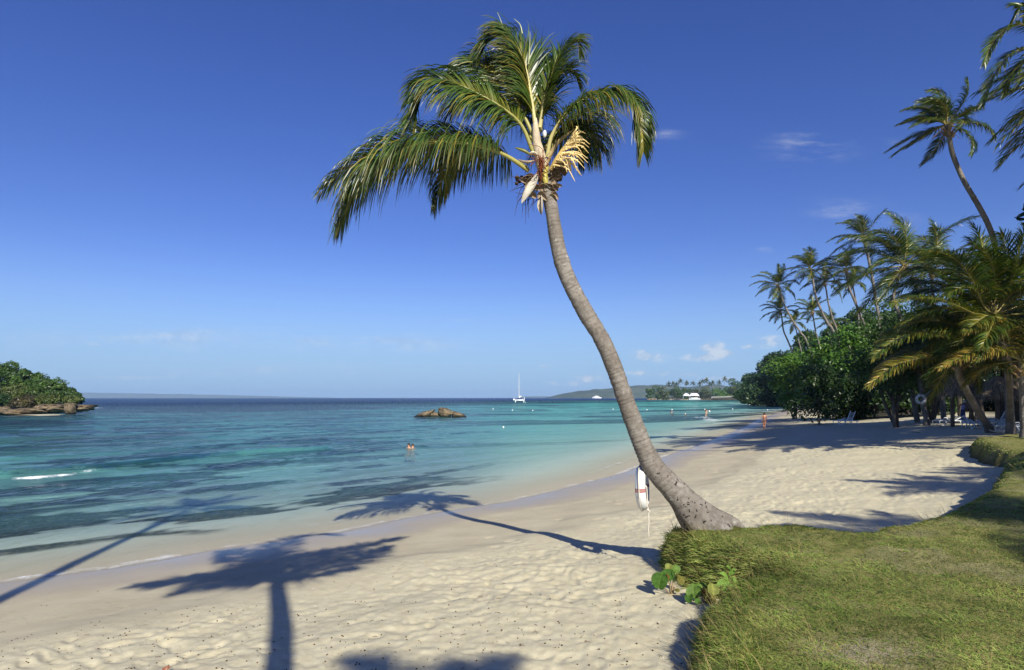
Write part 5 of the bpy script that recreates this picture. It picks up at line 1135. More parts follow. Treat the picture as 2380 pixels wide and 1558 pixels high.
BUOYS = [(1170, 993, 1.6, 'largest white buoy, alone in the middle of the bay'), (1146, 950.5, 1, 'small white buoy right of the rocks in the bay'), (1191, 953, 1, 'small white buoy below the catamaran'), (1238, 953.8, 1, 'small white buoy right of the one below the catamaran'), (1425, 951, 1, 'small white buoy close left of the big palm trunk'),
         (1503.5, 952.4, 1.1, 'white buoy just right of the big palm trunk'), (1561.8, 952.2, 1.2, 'white buoy above the crouching bather'), (1638.2, 951.6, 1.1, 'white buoy at the standing woman, on her left side'), (1648.6, 956.2, 1.7, 'round white buoy at the standing woman, on her right side'), (1702.6, 950.6, 1, 'white buoy between the standing woman and the walker'),
         (1718.9, 940.9, 1, 'far white buoy of the line under the wooded slope, seaward-most'), (1742.6, 940.2, 1, 'second far white buoy of the line under the wooded slope'), (1758.8, 940.1, 1, 'third far white buoy of the line under the wooded slope'), (1782.2, 939.9, 1, 'fourth far white buoy of the line under the wooded slope'),
         (1802, 940.2, 1, 'fifth far white buoy of the line under the wooded slope'), (1842, 941.8, .9, 'landward-most far white buoy, close to the beach'), (1783.9, 952.6, 1, 'white buoy just above the foam beyond the walker')]
def buoys():
    bm = None
    for px, py, s, lab in BUOYS:
        d = min(gdist(py + 1.2), 330); r = 1.35 * s / F * d if d < 200 else 1.15 * s / F * d; x = (px - CX) / F * d; z0 = r * .5
        if bm is None:
            b = Buf(); b.ball((0, 0, 0), (1, 1, .92), 16, 10, (.85, .85, .85)); b.tube([(0, 0, .85), (0, 0, 1.12)], .14, 8, (.75, .75, .75)); b.ball((0, 0, 0), (1.03, 1.03, .12), 16, 6, (.62, .62, .6)); bm = b.mesh('buoy', M_PAINT)
        o = bpy.data.objects.new('buoy', bm); COL.objects.link(o); o.location = (x, d, z0); o.scale = (r, r, r); o['label'] = lab; o['category'] = 'buoy'; o['group'] = 'white swimming buoys'
buoys()

# ---------------------------------------------------------------- life rings
def life_ring(lab, c, Ro, rt, ax, group, rope_to=None, hang=None, seg=48):
    """ring with its axis 'ax'; four red bands, grab line, hanging rope"""
    c = np.array(c, float); ax = nrm(np.array(ax, float)); u = nrm(np.cross(ax, (0, 0, 1.0))); v = np.cross(u, ax); v = v if v[2] > 0 else -v
    r = thing('life_ring', lab, 'life ring', c, group); Rm = Ro - rt
    th = np.linspace(0, 2 * np.pi, seg + 1); ring = c + Rm * (np.cos(th)[:, None] * u + np.sin(th)[:, None] * v)
    def tor(a0, a1, rr, col, n, name, mat):
        t = np.linspace(a0, a1, n); cen = c + Rm * (np.cos(t)[:, None] * u + np.sin(t)[:, None] * v); ph = np.linspace(0, 2 * np.pi, 17)
        rd = np.cos(t)[:, None] * u + np.sin(t)[:, None] * v
        V = cen[:, None] + rr * (np.cos(ph)[None, :, None] * rd[:, None] * 1.0 + np.sin(ph)[None, :, None] * ax * 1.15)
        b = Buf(); b.grid(V, col); return part(name, b, mat, r)
    tor(0, 2 * np.pi, rt, (.74, .74, .72), seg + 1, 'ring', M_PLASTIC)
    for k in range(4):
        a = k * math.pi / 2; tor(a - .095, a + .095, rt * 1.03, (.40, .20, .18), 7, 'band', M_CLOTH)
    b = Buf()
    for k in range(4):
        a0, a1 = k * math.pi / 2, (k + 1) * math.pi / 2; t = np.linspace(a0, a1, 12); s = np.sin((t - a0) / (a1 - a0) * math.pi); rad = Ro + .01 + s * rt * .35
        b.tube(c + rad[:, None] * (np.cos(t)[:, None] * u + np.sin(t)[:, None] * v) - ax * rt * .2, .009, 6, (.6, .55, .46))
    part('grab_line', b, M_CLOTH, r)
    return r, u, v
def rings():
    d = 9.55; c = W(1493, 1134, d); ax = nrm(np.array((.95, -.31, .06)))
    r, u, v = life_ring('white life ring with red bands hanging on the big leaning palm', c, .345, .068, ax, 'life rings on palm trunks')
    top = c + v * .345; b = Buf(); hook = W(1503, 1082, 9.42)
    b.tube(catmull([top + [0.01, 0, -.08], top + [.03, -.02, .02], hook], 8), .008, 6, (.55, .5, .42)); part('hanger_loop', b, M_CLOTH, r)
    b = Buf(); side = c - u * .27 * (1 if u[1] > 0 else -1) + ax * .05; p0 = W(1500, 1128, 9.4)
    b.tube(catmull([W(1496, 1129, 9.36), W(1502, 1131, 9.34), W(1504, 1150, 9.36), W(1505, 1176, 9.38), W(1507, 1185, 9.38)], 22), .010, 6, (.62, .56, .47))
    b.tube(catmull([W(1504, 1184, 9.38), W(1508, 1188, 9.36), W(1511, 1190, 9.38), W(1507, 1193, 9.38)], 12), .012, 6, (.62, .56, .47))
    end = G(1508, 1246, .98); end2 = W(1507.5, 1246, 9.38)
    b.tube(catmull([W(1507, 1190, 9.38), W(1508, 1215, 9.38), W(1507, 1232, 9.38), W(1508, 1247, 9.38)], 24), .009, 6, (.6, .55, .46)); part('rope', b, M_CLOTH, r)
    d2 = 46.2; c2 = W(2140, 928, d2); r2, u2, v2 = life_ring('grey white life ring hanging on the short palm in deep shade', c2, .36, .085, (.35, .93, .05), 'life rings on palm trunks')
    b = Buf(); b.tube([c2 + v2 * .3, c2 + v2 * .55 + [0.1, .3, 0]], .01, 5, (.5, .46, .4)); part('hanger_loop', b, M_CLOTH, r2)
    b = Buf(); b.tube(catmull([c2 - v2 * .36, c2 - v2 * .8 + [.05, 0, 0], c2 - v2 * 1.3 + [.1, 0, 0]], 10), .012, 5, (.5, .46, .4)); part('rope', b, M_CLOTH, r2)
rings()

# ---------------------------------------------------------------- sun loungers
def lounger(lab, pos, rz, back=R(62), col=(.74, .75, .74), cushion=None, scale=1.0):
    """white moulded sun lounger: looping side frames, slatted bed, raised back"""
    gz = float(ground(pos[0], pos[1], False)[0]) if len(pos) == 2 else pos[2]; base = np.array((pos[0], pos[1], gz))
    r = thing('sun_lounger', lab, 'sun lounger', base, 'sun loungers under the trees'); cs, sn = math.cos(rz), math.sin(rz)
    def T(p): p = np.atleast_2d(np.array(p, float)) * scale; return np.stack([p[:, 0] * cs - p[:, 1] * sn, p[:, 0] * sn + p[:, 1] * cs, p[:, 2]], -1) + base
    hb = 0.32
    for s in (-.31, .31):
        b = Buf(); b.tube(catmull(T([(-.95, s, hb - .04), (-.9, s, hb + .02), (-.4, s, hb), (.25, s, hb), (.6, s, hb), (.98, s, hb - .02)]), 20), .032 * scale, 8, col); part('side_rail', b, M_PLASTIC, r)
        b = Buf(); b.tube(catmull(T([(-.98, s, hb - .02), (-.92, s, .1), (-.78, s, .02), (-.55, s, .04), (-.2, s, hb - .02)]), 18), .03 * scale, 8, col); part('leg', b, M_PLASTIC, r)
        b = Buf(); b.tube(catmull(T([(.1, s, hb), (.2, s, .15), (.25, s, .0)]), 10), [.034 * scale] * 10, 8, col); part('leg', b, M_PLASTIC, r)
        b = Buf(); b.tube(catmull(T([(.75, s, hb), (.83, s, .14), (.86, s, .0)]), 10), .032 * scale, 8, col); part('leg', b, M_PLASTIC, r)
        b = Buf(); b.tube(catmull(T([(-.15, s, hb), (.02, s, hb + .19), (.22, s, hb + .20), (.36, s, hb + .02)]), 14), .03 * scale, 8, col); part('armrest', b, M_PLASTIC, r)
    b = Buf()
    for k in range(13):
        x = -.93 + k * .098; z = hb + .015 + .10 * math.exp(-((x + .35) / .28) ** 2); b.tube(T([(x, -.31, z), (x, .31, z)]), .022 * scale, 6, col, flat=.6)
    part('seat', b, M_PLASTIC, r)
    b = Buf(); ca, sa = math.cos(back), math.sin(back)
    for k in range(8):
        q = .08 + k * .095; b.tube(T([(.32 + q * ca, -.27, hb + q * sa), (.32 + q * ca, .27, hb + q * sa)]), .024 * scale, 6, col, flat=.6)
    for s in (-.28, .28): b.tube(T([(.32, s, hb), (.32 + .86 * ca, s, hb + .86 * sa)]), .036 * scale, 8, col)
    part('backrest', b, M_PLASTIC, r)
    if cushion is not None:
        b = Buf(); n = 24; t = np.linspace(-.95, .3, n); V = np.array([[T([(x, y, hb + .06 + zz + .10 * math.exp(-((x + .35) / .28) ** 2))])[0] for y, zz in ((-.3, 0), (-.28, .05), (0, .07), (.28, .05), (.3, 0))] for x in t]); b.grid(V, cushion); part('cushion', b, M_CLOTH, r)
    return r
def loungers():  # some loungers carry light in their colour: greyed for shade, brighter for sun
    def at(px, py, z=1.75):
        d = gdist(py, z)
        for _ in range(30):
            x = (px - CX) / F * d; z = .6 * z + .4 * float(ground(x, d, False)[0]); d = gdist(py, z)
        return ((px - CX) / F * d, d)
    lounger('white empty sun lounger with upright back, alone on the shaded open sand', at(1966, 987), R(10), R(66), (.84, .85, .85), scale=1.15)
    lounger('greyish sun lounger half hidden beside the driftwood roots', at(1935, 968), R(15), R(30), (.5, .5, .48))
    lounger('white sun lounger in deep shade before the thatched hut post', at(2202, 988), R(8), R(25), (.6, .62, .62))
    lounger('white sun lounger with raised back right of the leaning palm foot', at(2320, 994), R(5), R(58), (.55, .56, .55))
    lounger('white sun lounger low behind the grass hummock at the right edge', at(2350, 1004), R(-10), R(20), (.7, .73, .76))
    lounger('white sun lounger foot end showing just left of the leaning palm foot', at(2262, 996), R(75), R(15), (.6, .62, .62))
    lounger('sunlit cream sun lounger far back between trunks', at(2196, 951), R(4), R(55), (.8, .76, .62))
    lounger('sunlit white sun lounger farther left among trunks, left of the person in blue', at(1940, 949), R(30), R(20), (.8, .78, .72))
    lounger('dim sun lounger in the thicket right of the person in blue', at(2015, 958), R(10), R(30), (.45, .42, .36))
loungers()

# ---------------------------------------------------------------- thatched shades, driftwood, white cloth
def thatch(lab, px, py, d, wpx, hpx, postpx, seed):
    g = np.random.default_rng(seed); apex = W(px, py - hpx, d); rim = W(px, py, d); Rr = wpx / 2 / F * d; gz = float(ground(apex[0], d, False)[0])
    r = thing('thatched_sunshade', lab, 'thatched shade', (apex[0], d, gz), 'thatched sunshades')
    b = Buf(); b.tube([(apex[0], d, gz - .1), (apex[0], d, apex[2] - .1)], postpx / 2 / F * d, 10, (.15, .11, .08)); part('post', b, M_WOOD, r)
    n = 2600; a = g.uniform(0, 2 * np.pi, n); q = g.uniform(0.03, 1, n) ** .6; h = apex[2] - rim[2]
    P = np.stack([apex[0] + np.cos(a) * Rr * q, d + np.sin(a) * Rr * q, apex[2] - h * q ** 1.25], -1); o = np.stack([np.cos(a + g.normal(0, .2, n)), np.sin(a + g.normal(0, .2, n)), -h / Rr * 1.1 - .25 * q + g.normal(0, .12, n)], -1); o = nrm(o)
    L = g.uniform(.3, .6, n)[:, None]; S = nrm(np.cross(o, (0, 0, 1.0))) * g.uniform(.012, .03, n)[:, None]; E = P + o * L + np.array([0, 0, -1]) * (L * .25)
    V = np.stack([P - S, P + S, E + S * .3, E - S * .3], 1).reshape(-1, 3); c = np.array((.26, .20, .13)) * g.uniform(.5, 1.3, n)[:, None]
    b = Buf(); b.add(V, np.arange(n)[:, None] * 4 + np.arange(4), None, np.repeat(c, 4, 0))
    th = np.linspace(0, 2 * np.pi, 31); b.grid(np.array([[(apex[0] + math.cos(t) * Rr * q, d + math.sin(t) * Rr * q, apex[2] - h * q ** 1.25 - .03) for t in th] for q in (.01, .4, .7, .97)]), (.14, .11, .07)); part('thatch_roof', b, M_WOOD, r)
    return r
def shade_things():
    thatch('thatched palm leaf sunshade on a dark post left of the leaning palm', 2214, 912, 42, 100, 42, 9, 501)
    thatch('thatched palm leaf sunshade behind the broad palm at right', 2318, 918, 40, 110, 46, 9, 502)
    # driftwood roots at the edge of the thicket
    g = np.random.default_rng(77)
    def mp(px, py, z=1.3):
        d = gdist(py, z)
        for _ in range(30): x = (px - CX) / F * d; z = .6 * z + .4 * float(ground(x, d, False)[0]); d = gdist(py, z)
        return np.array(((px - CX) / F * d, d, z))
    c = mp(1905, 962); r = thing('driftwood', 'grey tangle of roots and fallen branches at the edge of the thicket', 'driftwood', c)
    for k in range(26):
        a = g.uniform(0, 2 * np.pi); l = g.uniform(.8, 3.0); s = c + np.array([g.normal(0, 1.6), g.normal(0, .8), g.uniform(0, .5)]); e = s + np.array([math.cos(a) * l, math.sin(a) * l * .5, g.uniform(-.1, 1.3)]); e[2] = max(e[2], c[2] - .05)
        b = Buf(); b.tube(catmull([s, (s + e) / 2 + g.normal(0, .25, 3), e], 10), np.linspace(.075, .02, 10) * g.uniform(.6, 1.5), 7, np.array((.27, .24, .21)) * g.uniform(.5, 1.3)); part('branch', b, M_WOOD, r)
    # dark trunks of the thicket
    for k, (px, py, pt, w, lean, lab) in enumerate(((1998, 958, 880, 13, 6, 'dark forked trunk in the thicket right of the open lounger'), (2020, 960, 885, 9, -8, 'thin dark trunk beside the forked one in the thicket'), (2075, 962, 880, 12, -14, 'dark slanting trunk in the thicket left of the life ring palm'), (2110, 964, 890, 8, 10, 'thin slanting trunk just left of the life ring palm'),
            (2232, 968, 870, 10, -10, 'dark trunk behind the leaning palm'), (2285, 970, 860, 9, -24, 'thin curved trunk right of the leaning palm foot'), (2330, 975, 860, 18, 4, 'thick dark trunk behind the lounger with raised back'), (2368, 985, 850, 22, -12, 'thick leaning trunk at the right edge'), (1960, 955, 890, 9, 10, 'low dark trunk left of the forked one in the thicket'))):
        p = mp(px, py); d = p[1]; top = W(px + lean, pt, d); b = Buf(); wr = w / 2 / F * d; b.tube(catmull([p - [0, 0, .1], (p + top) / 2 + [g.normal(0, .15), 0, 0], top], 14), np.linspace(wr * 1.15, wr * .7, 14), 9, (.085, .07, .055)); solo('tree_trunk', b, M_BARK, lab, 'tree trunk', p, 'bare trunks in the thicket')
    p = mp(2370, 960); d = p[1] + 6; r = thing('beach_tent', 'bright white canvas shelter showing between dark trunks at the right edge', 'tent', (W(2370, 950, d)[0], d, p[2]))
    b = Buf(); A = W(2360, 946, d); B = W(2381, 946, d); C_ = W(2375, 921, d); E = W(2362, 923, d); V = [A, B, C_, E]; V2 = [q + np.array([0, 1.8, 0]) for q in V]; b.add(np.array(V + V2), [(0, 1, 2, 3), (7, 6, 5, 4), (1, 5, 6, 2), (3, 2, 6, 7), (0, 3, 7, 4)], None, (.85, .85, .85)); part('canvas', b, M_CLOTH, r, smooth=False)
    for q in (A, B): b = Buf(); b.tube([q, (q[0], q[1], float(ground(q[0], q[1], False)[0]))], .03, 6, (.3, .3, .3)); part('pole', b, M_PAINT, r)
shade_things()

# ---------------------------------------------------------------- people
def person(lab, base, J, skin=(.42, .22, .13), hair=(.03, .02, .015), group=None, rz=0.0, clothes=(), hairpts=None, hands=True, cap=None):
    """J: joints in metres, x to the figure's left seen from behind, y forward, z up"""
    base = np.array(base, float); r = thing('person', lab, 'person', base, group, rz)
    V = []; Rd = []; E = []; idx = {}
    def v(n, rad): idx[n] = len(V); V.append(J[n]); Rd.append(rad); return idx[n]
    for n, rad in (('pelvis', .125), ('waist', .115), ('chest', .145), ('neckb', .075), ('neck', .052), ('head', .082), ('crown', .078)):
        v(n, rad)
    ch = ['pelvis', 'waist', 'chest', 'neckb', 'neck', 'head', 'crown']; E += [(idx[a], idx[b]) for a, b in zip(ch, ch[1:])]
    for s in 'LR':
        for n, rad in (('sh', .062), ('el', .042), ('wr', .029), ('hand', .032)): v(n + s, rad)
        E += [(idx['neckb'], idx['sh' + s]), (idx['sh' + s], idx['el' + s]), (idx['el' + s], idx['wr' + s]), (idx['wr' + s], idx['hand' + s])]
        for n, rad in (('hip', .095), ('kn', .058), ('an', .038), ('toe', .034)): v(n + s, rad)
        E += [(idx['pelvis'], idx['hip' + s]), (idx['hip' + s], idx['kn' + s]), (idx['kn' + s], idx['an' + s]), (idx['an' + s], idx['toe' + s])]
        if hands:
            h = np.array(J['hand' + s]); w = np.array(J['wr' + s]); dr = nrm(h - w); sid = nrm(np.cross(dr, (1, 0, 0.01)))
            for k, (o, l) in enumerate(((-.027, .07), (-.009, .082), (.009, .076), (.026, .06), (-.05, .035))):
                a = len(V); V.append(h + dr * (.03 if k < 4 else -.01) + sid * o); Rd.append(.009); V.append(h + dr * (.03 + l * .55 if k < 4 else .02) + sid * o * 1.15); Rd.append(.0085); V.append(h + dr * (.03 + l if k < 4 else .05) + sid * o * 1.1 + np.array([0, .012, 0])); Rd.append(.0075)
                E += [(idx['hand' + s], a), (a, a + 1), (a + 1, a + 2)]
    me = bpy.data.meshes.new('body'); me.from_pydata([tuple(p) for p in V], E, []); o = bpy.data.objects.new('body', me); COL.objects.link(o); o.parent = r
    m, nt, out = newmat('skin_tone'); oc = objco(nt); prin(nt, out, mix(nt, ramp(nt, noise(nt, 9, 4, .6, oc), .35, .65), tuple(c * .88 for c in skin), tuple(min(1, c * 1.12) for c in skin)), .48, .4, bump(nt, noise(nt, 60, 3, .6, oc), .1, .005)); me.materials.append(m)
    sk = o.modifiers.new('skin', 'SKIN'); sk.use_smooth_shade = True
    for i, rad in enumerate(Rd): me.skin_vertices[0].data[i].radius = (rad, rad)
    me.skin_vertices[0].data[0].use_root = True
    ss = o.modifiers.new('smooth', 'SUBSURF'); ss.levels = 2; ss.render_levels = 2
    hd = np.array(J['head']); f = nrm(np.array(J.get('face', (0, 1, 0)), float)); sx = nrm(np.cross(f, (0, 0, 1.0)))
    # face: nose, eyes, mouth and ears, small at this distance but there
    b = Buf(); b.ball(hd + f * .095 + [0, 0, .0], (.014, .016, .022), 8, 6, skin); b.ball(hd + f * .083 + [0, 0, -.05], (.024, .012, .008), 8, 6, tuple(c * .6 for c in skin))
    for s in (-1, 1): b.ball(hd + f * .082 + sx * .03 * s + [0, 0, .03], (.013, .013, .009), 8, 6, (.05, .04, .035)); b.ball(hd + sx * .092 * s - [0, 0, .0], (.012, .02, .03), 8, 6, skin)
    part('face', b, M_SKIN, None, (0, 0, 0)).parent = r
    b = Buf(); top = np.array(J['crown'])
    if cap is None:
        b.ball(hd + (top - hd) * .45 - f * .018 + [0, 0, .012], (.104, .108, .125), 16, 12, hair, fn=lambda D, V: V * (1 + .12 * (fbm(D[:, 0] * 6 + 3, D[:, 1] * 6 + D[:, 2] * 6, 5, 3) - .5))[:, None] * np.where((D @ f > .45) & (D[:, 2] < .35), .82, 1)[:, None])
        for q in (hairpts or []): b.tube(catmull(q, 10), np.linspace(.06, .025, 10), 8, hair)
        part('hair', b, M_HAIR, None, (0, 0, 0)).parent = r
    else:
        b.ball(hd + (top - hd) * .5 - f * .006 + [0, 0, .02], (.106, .112, .115), 16, 12, cap); part('cap', b, M_CLOTH, None, (0, 0, 0)).parent = r
    for nm, pts, rad, col in clothes:
        b = Buf(); C = catmull(pts, 14); b.tube(C, np.interp(np.linspace(0, 1, 14), np.linspace(0, 1, len(rad)), rad), 18, col, flat=.82, ref=(1, 0, 0)); part(nm, b, M_CLOTH, None, (0, 0, 0)).parent = r
    return r
def pose(**k):
    J = dict(pelvis=(0, 0, .92), waist=(0, .01, 1.08), chest=(0, .0, 1.27), neckb=(0, -.01, 1.41), neck=(0, .0, 1.48), head=(0, .02, 1.57), crown=(0, .015, 1.64),
             shL=(-.17, 0, 1.38), elL=(-.23, -.03, 1.11), wrL=(-.235, .03, .88), handL=(-.235, .05, .81), shR=(.17, 0, 1.38), elR=(.235, -.04, 1.12), wrR=(.25, .02, .88), handR=(.25, .03, .81),
             hipL=(-.085, 0, .86), knL=(-.085, .04, .48), anL=(-.08, -.06, .08), toeL=(-.085, .08, .03), hipR=(.085, 0, .86), knR=(.08, .09, .49), anR=(.075, .10, .09), toeR=(.08, .24, .04))
    J.update(k); return J
FLOAT = dict(pelvis=(0, -.02, .98), hipL=(-.085, 0, .94), hipR=(.085, 0, .94), knL=(-.1, .3, .84), anL=(-.09, .12, .56), toeL=(-.09, .2, .48), knR=(.1, .32, .88), anR=(.09, .16, .6), toeR=(.09, .24, .52), shL=(-.17, 0, 1.38))
def people():
    d = gdist(998, .12)
    for _ in range(20): x = (1776.5 - CX) / F * d; d = gdist(998, float(ground(x, d, False)[0]))
    x = (1776.5 - CX) / F * d
    person('person with short dark hair walking away along the wet sand in a tiny swimsuit', (x, d, float(ground(x, d, False)[0])), pose(), (.50, .22, .12), rz=R(-6),
           clothes=[('swimsuit', [(0, 0, .99), (0, 0, .93), (0, .0, .88)], [.135, .152, .13], (.34, .24, .17))])
    d = 113.0; x = (1641 - CX) / F * d; z = -.22
    person('slim woman with long hair standing in the shallows between two white buoys', (x, d, z), pose(handL=(-.16, .26, 1.28), wrL=(-.16, .22, 1.22), elL=(-.24, .05, 1.12)), (.52, .30, .19), rz=R(-35), hair=(.07, .04, .025),
           hairpts=[[(0, -.05, 1.62), (0, -.11, 1.48), (0, -.12, 1.25)], [(-.05, -.03, 1.6), (-.08, -.08, 1.45), (-.07, -.1, 1.28)], [(.05, -.03, 1.6), (.07, -.09, 1.45), (.05, -.1, 1.28)]], clothes=[('swimsuit', [(0, 0, .99), (0, 0, .93), (0, .0, .88)], [.132, .15, .13], (.68, .62, .55))])
    d = 125.0; x = (1564.5 - CX) / F * d
    person('bather bending over in waist-deep water left of the swimmer with white cap', (x, d, -.62), pose(chest=(0, .22, 1.12), neckb=(0, .36, 1.18), neck=(0, .42, 1.20), head=(0, .5, 1.22), crown=(0, .55, 1.25), waist=(0, .1, 1.05), shL=(-.17, .32, 1.16), elL=(-.2, .42, .92), wrL=(-.12, .5, .74), handL=(-.1, .53, .68), shR=(.17, .32, 1.16), elR=(.2, .42, .92), wrR=(.12, .5, .74), handR=(.1, .53, .68), face=(0, .9, -.3)), (.45, .25, .16), rz=R(70), clothes=[('shirt', [(0, .06, 1.02), (0, .2, 1.12), (0, .33, 1.18)], [.15, .17, .13], (.7, .68, .66))])
    d = gdist(964.5); x = (1593 - CX) / F * d
    person('swimmer with a white cap, only head and shoulders above water', (x, d, -1.38), pose(**FLOAT), (.48, .25, .16), cap=(.85, .85, .85), rz=R(20))
    d = gdist(1040); x = (950.3 - CX) / F * d; s = 1.0
    person('dark haired man neck-deep in the bay, left of the embracing pair', (x, d, -1.44), pose(handR=(.12, .26, 1.25), wrR=(.16, .24, 1.25), elR=(.24, .06, 1.16), **FLOAT), (.55, .27, .17), group='embracing swimmers', rz=R(150))
    person('woman with wet brown hair in the bay, right of the embracing pair', (x + .25, d + .12, -1.49), pose(handL=(-.12, .26, 1.28), wrL=(-.16, .24, 1.27), elL=(-.24, .06, 1.18), **FLOAT), (.60, .33, .22), hair=(.06, .03, .018), group='embracing swimmers', rz=R(-160), hairpts=[[(0, -.05, 1.62), (0, -.11, 1.48), (0, -.11, 1.34)]])
    def mp(px, py, z=1.8):
        d = gdist(py, z)
        for _ in range(30): x = (px - CX) / F * d; z = .6 * z + .4 * float(ground(x, d, False)[0]); d = gdist(py, z)
        return np.array(((px - CX) / F * d, d, z))
    p = mp(2238, 982)
    person('person in white cap, blue shirt and long navy skirt bending beside the leaning palm', p, pose(chest=(.05, .08, 1.25), neckb=(.08, .14, 1.38), neck=(.09, .17, 1.44), head=(.1, .2, 1.53), crown=(.1, .2, 1.60)), (.2, .11, .07), rz=R(-40), cap=(.6, .66, .72),
           clothes=[('shirt', [(.0, .0, .98), (.02, .03, 1.12), (.06, .08, 1.28), (.08, .13, 1.40)], [.17, .16, .175, .09], (.24, .26, .58)), ('sleeve', [(-.15, .08, 1.38), (-.22, .05, 1.14), (-.235, .06, .95)], [.075, .06, .05], (.34, .36, .62)), ('sleeve', [(.2, .1, 1.38), (.25, .02, 1.14), (.25, .04, .95)], [.075, .06, .05], (.24, .26, .55)), ('skirt', [(0, 0, 1.0), (0, .02, .7), (0, .03, .35), (0, .03, .1)], [.16, .19, .22, .24], (.035, .05, .16))])
    p = mp(1990, 957)
    sit = dict(pelvis=(0, 0, .45), waist=(0, .0, .6), chest=(0, .02, .8), neckb=(0, .03, .94), neck=(0, .04, 1.01), head=(0, .06, 1.1), crown=(0, .06, 1.17), shL=(-.17, .02, .9), elL=(-.22, .02, .65), wrL=(-.18, .22, .56), handL=(-.16, .28, .55), shR=(.17, .02, .9), elR=(.22, .02, .65), wrR=(.18, .22, .56), handR=(.16, .28, .55), hipL=(-.09, .03, .42), knL=(-.1, .42, .45), anL=(-.1, .46, .07), toeL=(-.1, .58, .03), hipR=(.09, .03, .42), knR=(.1, .42, .45), anR=(.1, .46, .07), toeR=(.1, .58, .03))
    person('person in a bright blue shirt sitting in the shade of the thicket', p, pose(**sit), (.25, .14, .09), rz=R(-60), clothes=[('shirt', [(0, 0, .45), (0, 0, .6), (0, .02, .8), (0, .03, .92)], [.17, .16, .175, .1], (.06, .10, .55)), ('shorts', [(0, -.02, .43), (0, .2, .44), (0, .36, .45)], [.16, .15, .12], (.7, .72, .75))])
people()

# ---------------------------------------------------------------- small plants and litter near the camera
def round_leaf(c, nrmv, up, rad, fold, col, g, squash=1.0, wav=.06):
    """sea grape leaf: near-circular blade, notched at the stalk, slightly folded along its midrib"""
    n_ = nrm(np.array(nrmv, float)); u = nrm(np.array(up, float) - (np.array(up) @ n_) * n_); s = np.cross(u, n_); th = np.linspace(-math.pi, math.pi, 41); rr = np.linspace(0.0, 1, 7); V = []; C = []
    ph = g.uniform(0, 6)
    for q in rr:
        R0 = rad * q * (1 + .05 * np.sin(3 * th + ph) - .16 * np.exp(-((np.abs(th) - math.pi) / .22) ** 2)); a = R0 * np.sin(th) * squash; b_ = R0 * np.cos(th)
        h = fold * np.abs(a) + wav * rad * np.sin(2 * th + ph) * q ** 2 - .25 * rad * q ** 2 * np.cos(th) ** 2 * .5
        V.append(np.array(c) + a[:, None] * s + b_[:, None] * u + h[:, None] * n_)
        vein = np.exp(-(np.abs(a) / (rad * .035)) ** 2) * .9 + .35 * (np.abs(((th * 3.2) % 1) - .5) < .06)
        cc = np.array(col)[None] * (1 - .0 * q) * (1 + .55 * vein[:, None] * np.array([1.5, 1.0, .8])); C.append(cc)
    return np.array(V), np.array(C)
def sea_grape(lab, items, base_px, zz, seed, group='sea grape seedlings'):
    g = np.random.default_rng(seed); base = G(base_px[0], base_px[1], zz); base[2] = float(ground(base[0], base[1], False)[0]); r = thing('sea_grape_seedling', lab, 'plant', base, group)
    for (px, py, dd, rad, nv, up, col, fold) in items:
        c = W(px, py, base[1] + dd); V, C = round_leaf(c, nv, up, rad, fold, col, g); b = Buf(); b.grid(V, C.reshape(-1, 3)); part('leaf', b, M_BROAD, r)
        b = Buf(); s = c - nrm(np.array(up, float)) * rad * .8; b.tube(catmull([base - [0, 0, .03], (base + s) / 2 + [0, 0, .04], s], 8), np.linspace(.008, .004, 8), 6, (.30, .22, .12)); part('stem', b, M_RIB, r)
    return r
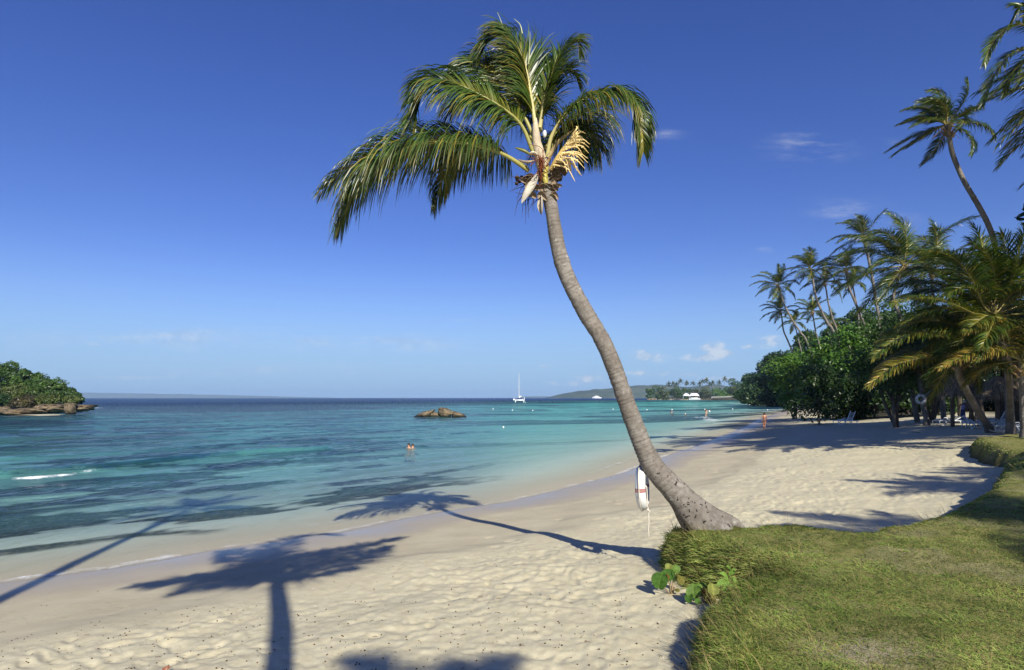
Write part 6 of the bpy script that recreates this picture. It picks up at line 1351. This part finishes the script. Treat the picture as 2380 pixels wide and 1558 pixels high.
def plants():
    cg = lambda x, y: (1425.5 + .14584 * x, 1289.2 + .14584 * y)
    gr = (.05, .115, .02); lt = (.085, .155, .03); yl = (.16, .19, .045); br = (.13, .075, .022); ol = (.12, .12, .03)
    def L(x, y, dd, rpx, nv, up, col, fold=.12): px, py = cg(x, y); return (px, py, dd, rpx * .14584 / F * 7.0, nv, up, col, fold)
    sea_grape('sea grape seedling with one large round green leaf facing the sea, at the bank edge', [L(745, 415, -.10, 160, (-.55, -.75, .35), (.2, .1, 1), gr), L(870, 320, .0, 120, (-.3, -.7, .6), (.2, .2, 1), gr), L(885, 200, .10, 75, (-.2, -.9, .4), (.1, .1, 1), yl, .25), L(1000, 230, .12, 85, (.2, -.9, .4), (.1, .1, 1), lt), L(955, 350, .02, 110, (.85, -.4, .2), (.1, .1, 1), (.03, .06, .015)), L(1070, 400, .08, 95, (.5, -.7, .5), (.3, .1, 1), ol), L(870, 360, -.12, 60, (.8, -.5, .3), (.1, 0, 1), br), L(1010, 570, -.05, 55, (0, -.3, 1), (.6, -.6, .1), ol)], cg(930, 560), .95, 601)
    sea_grape('sea grape seedling with two upright light green leaves and browned edges, in the bank notch', [L(1280, 590, -.05, 130, (-.3, -.9, .3), (-.1, .1, 1), lt, .3), L(1400, 520, .03, 95, (.2, -.9, .4), (.1, .1, 1), lt, .2), L(1430, 600, -.03, 65, (.5, -.8, .1), (.3, -.1, -1), br), L(1590, 560, .1, 110, (.1, -.9, .4), (0, .1, 1), yl, .1), L(1530, 700, -.02, 115, (.2, -.7, .7), (.4, -.3, .5), ol), L(1210, 690, -.08, 85, (-.6, -.5, .5), (-.2, .1, .9), gr), L(1340, 740, -.1, 55, (0, -.8, .6), (.2, 0, 1), gr)], cg(1420, 760), .93, 602)
    # a young green shoot with pointed leaves
    base = G(*cg(1830, 600), 1.2); base[2] = min(base[2], float(bank_z(np.array(base[0]), np.array(base[1]))[0]) + .02); r = thing('young_shoot', 'young shoot with pointed bright green leaves growing from the dark notch in the grass', 'plant', base)
    g = np.random.default_rng(9)
    for (x0, y0, x1, y1, w) in ((1830, 420, 1690, 300, 40), (1860, 350, 1850, 240, 35), (1830, 460, 1640, 500, 45), (1860, 480, 1900, 580, 45), (1870, 300, 1800, 190, 26), (1880, 330, 1960, 260, 30), (1850, 430, 1760, 600, 35), (1880, 400, 1960, 470, 32)):
        p0 = W(*cg(x0, y0), base[1]); p1 = W(*cg(x1, y1), base[1] - .05); C = catmull([p0, (p0 + p1) / 2 + [0, 0, .035], p1], 12); t = np.linspace(0, 1, 12); ww = w * .14584 / F * base[1] * np.sin(np.clip(t * .95 + .04, 0, 1) * math.pi) ** .8
        T = nrm(np.gradient(C, axis=0)); S = nrm(np.cross(T, (.15, -.8, .55))); N = np.cross(S, T); V = np.stack([C - S * ww[:, None] * 1 + N * ww[:, None] * .25, C, C + S * ww[:, None] + N * ww[:, None] * .25], 1); b = Buf(); b.grid(V, np.array((.14, .24, .045)) * g.uniform(.8, 1.2)); part('leaf', b, M_BROAD, r)
    b = Buf(); b.tube(catmull([base - [0, 0, .05], W(*cg(1850, 480), base[1]), W(*cg(1868, 320), base[1])], 10), np.linspace(.008, .004, 10), 6, (.12, .16, .05)); part('stem', b, M_RIB, r)
plants()
def litter():
    g = np.random.default_rng(12); b = Buf(); n = 0
    while n < 620:
        px = g.uniform(-60, 1640); py = g.uniform(1250, 1600); p = G(px, py, .75); z, s, sd = ground(np.array([p[0]]), np.array([p[1]]), True)
        dens = (.12 if sd[0] < 5 else 1.0) * (.35 + .65 * (py > 1380))
        if s[0] < 2 or g.random() > dens or inpoly(np.array(p[0]), np.array(p[1]), BANK): continue
        q = np.array([p[0], p[1], z[0]]); n += 1; k = g.random()
        if k < .72:
            rr = g.uniform(.004, .011); b.ball(q + [0, 0, rr * .5], (rr, rr * g.uniform(.7, 1), rr * .75), 7, 5, np.array((.06, .035, .02)) * g.uniform(.5, 1.8))
        elif k < .9:
            a = g.uniform(0, 6.28); l = g.uniform(.02, .07); e = q + [math.cos(a) * l, math.sin(a) * l, .004]; b.tube(catmull([q + [0, 0, .006], (q + e) / 2 + [0, 0, .012], e + [0, 0, .004]], 5), .0025, 4, np.array((.13, .085, .05)) * g.uniform(.6, 1.5))
        else: rr = g.uniform(.004, .008); b.ball(q + [0, 0, rr * .4], (rr, rr, rr * .5), 6, 4, (.75, .7, .62))
    solo('beach_litter', b, M_SEED, 'dark seeds, twigs and shell bits scattered over the sand', 'litter', kind='stuff')
    p = G(386, 1552, .85); z = float(ground(np.array(p[0]), np.array(p[1]))[0]); r = np.array((p[0], p[1], z)); V, C = round_leaf(r + [0, 0, .035], (-.3, -.8, .5), (.3, .2, 1), .05, .5, (.22, .07, .03), g, .6, .25); b = Buf(); b.grid(V, C.reshape(-1, 3)); solo('fallen_leaf', b, M_LEAF, 'curled red brown dead leaf lying on the sand at the bottom edge', 'leaf', r)
    c = mpx = None
    for k, (px, py, lab) in enumerate(((2130, 985, 'heap of dry leaves under the life ring palm'),)):
        p = G(px, py, 1.8); z = float(ground(np.array(p[0]), np.array(p[1]))[0]); b = Buf()
        for j in range(60):
            a = g.uniform(0, 6.28); s = np.array([p[0] + g.normal(0, .16), p[1] + g.normal(0, .12), z + .01]); e = s + [math.cos(a) * .07, math.sin(a) * .07, g.uniform(0, .02)]; b.tube(catmull([s, (s + e) / 2 + [0, 0, .015], e], 5), .004, 4, np.array((.16, .10, .05)) * g.uniform(.5, 1.4))
        solo('leaf_heap', b, M_WOOD, lab, 'leaves', (p[0], p[1], z))
litter()

# ---------------------------------------------------------------- the air
def haze():
    m, nt, out = newmat('sea_air'); v = nt.nodes.new('ShaderNodeVolumePrincipled'); v.inputs['Color'].default_value = (.48, .70, 1.0, 1); v.inputs['Density'].default_value = HAZE; v.inputs['Anisotropy'].default_value = 0.0
    nt.links.new(v.outputs[0], out.inputs['Volume'])
    b = Buf(); b.box((0, 0, 55), (29000, 29000, 152)); solo('haze', b, m, None, None, (0, 0, 55), kind='stuff', smooth=False)
HAZE = 8.5e-5
haze()
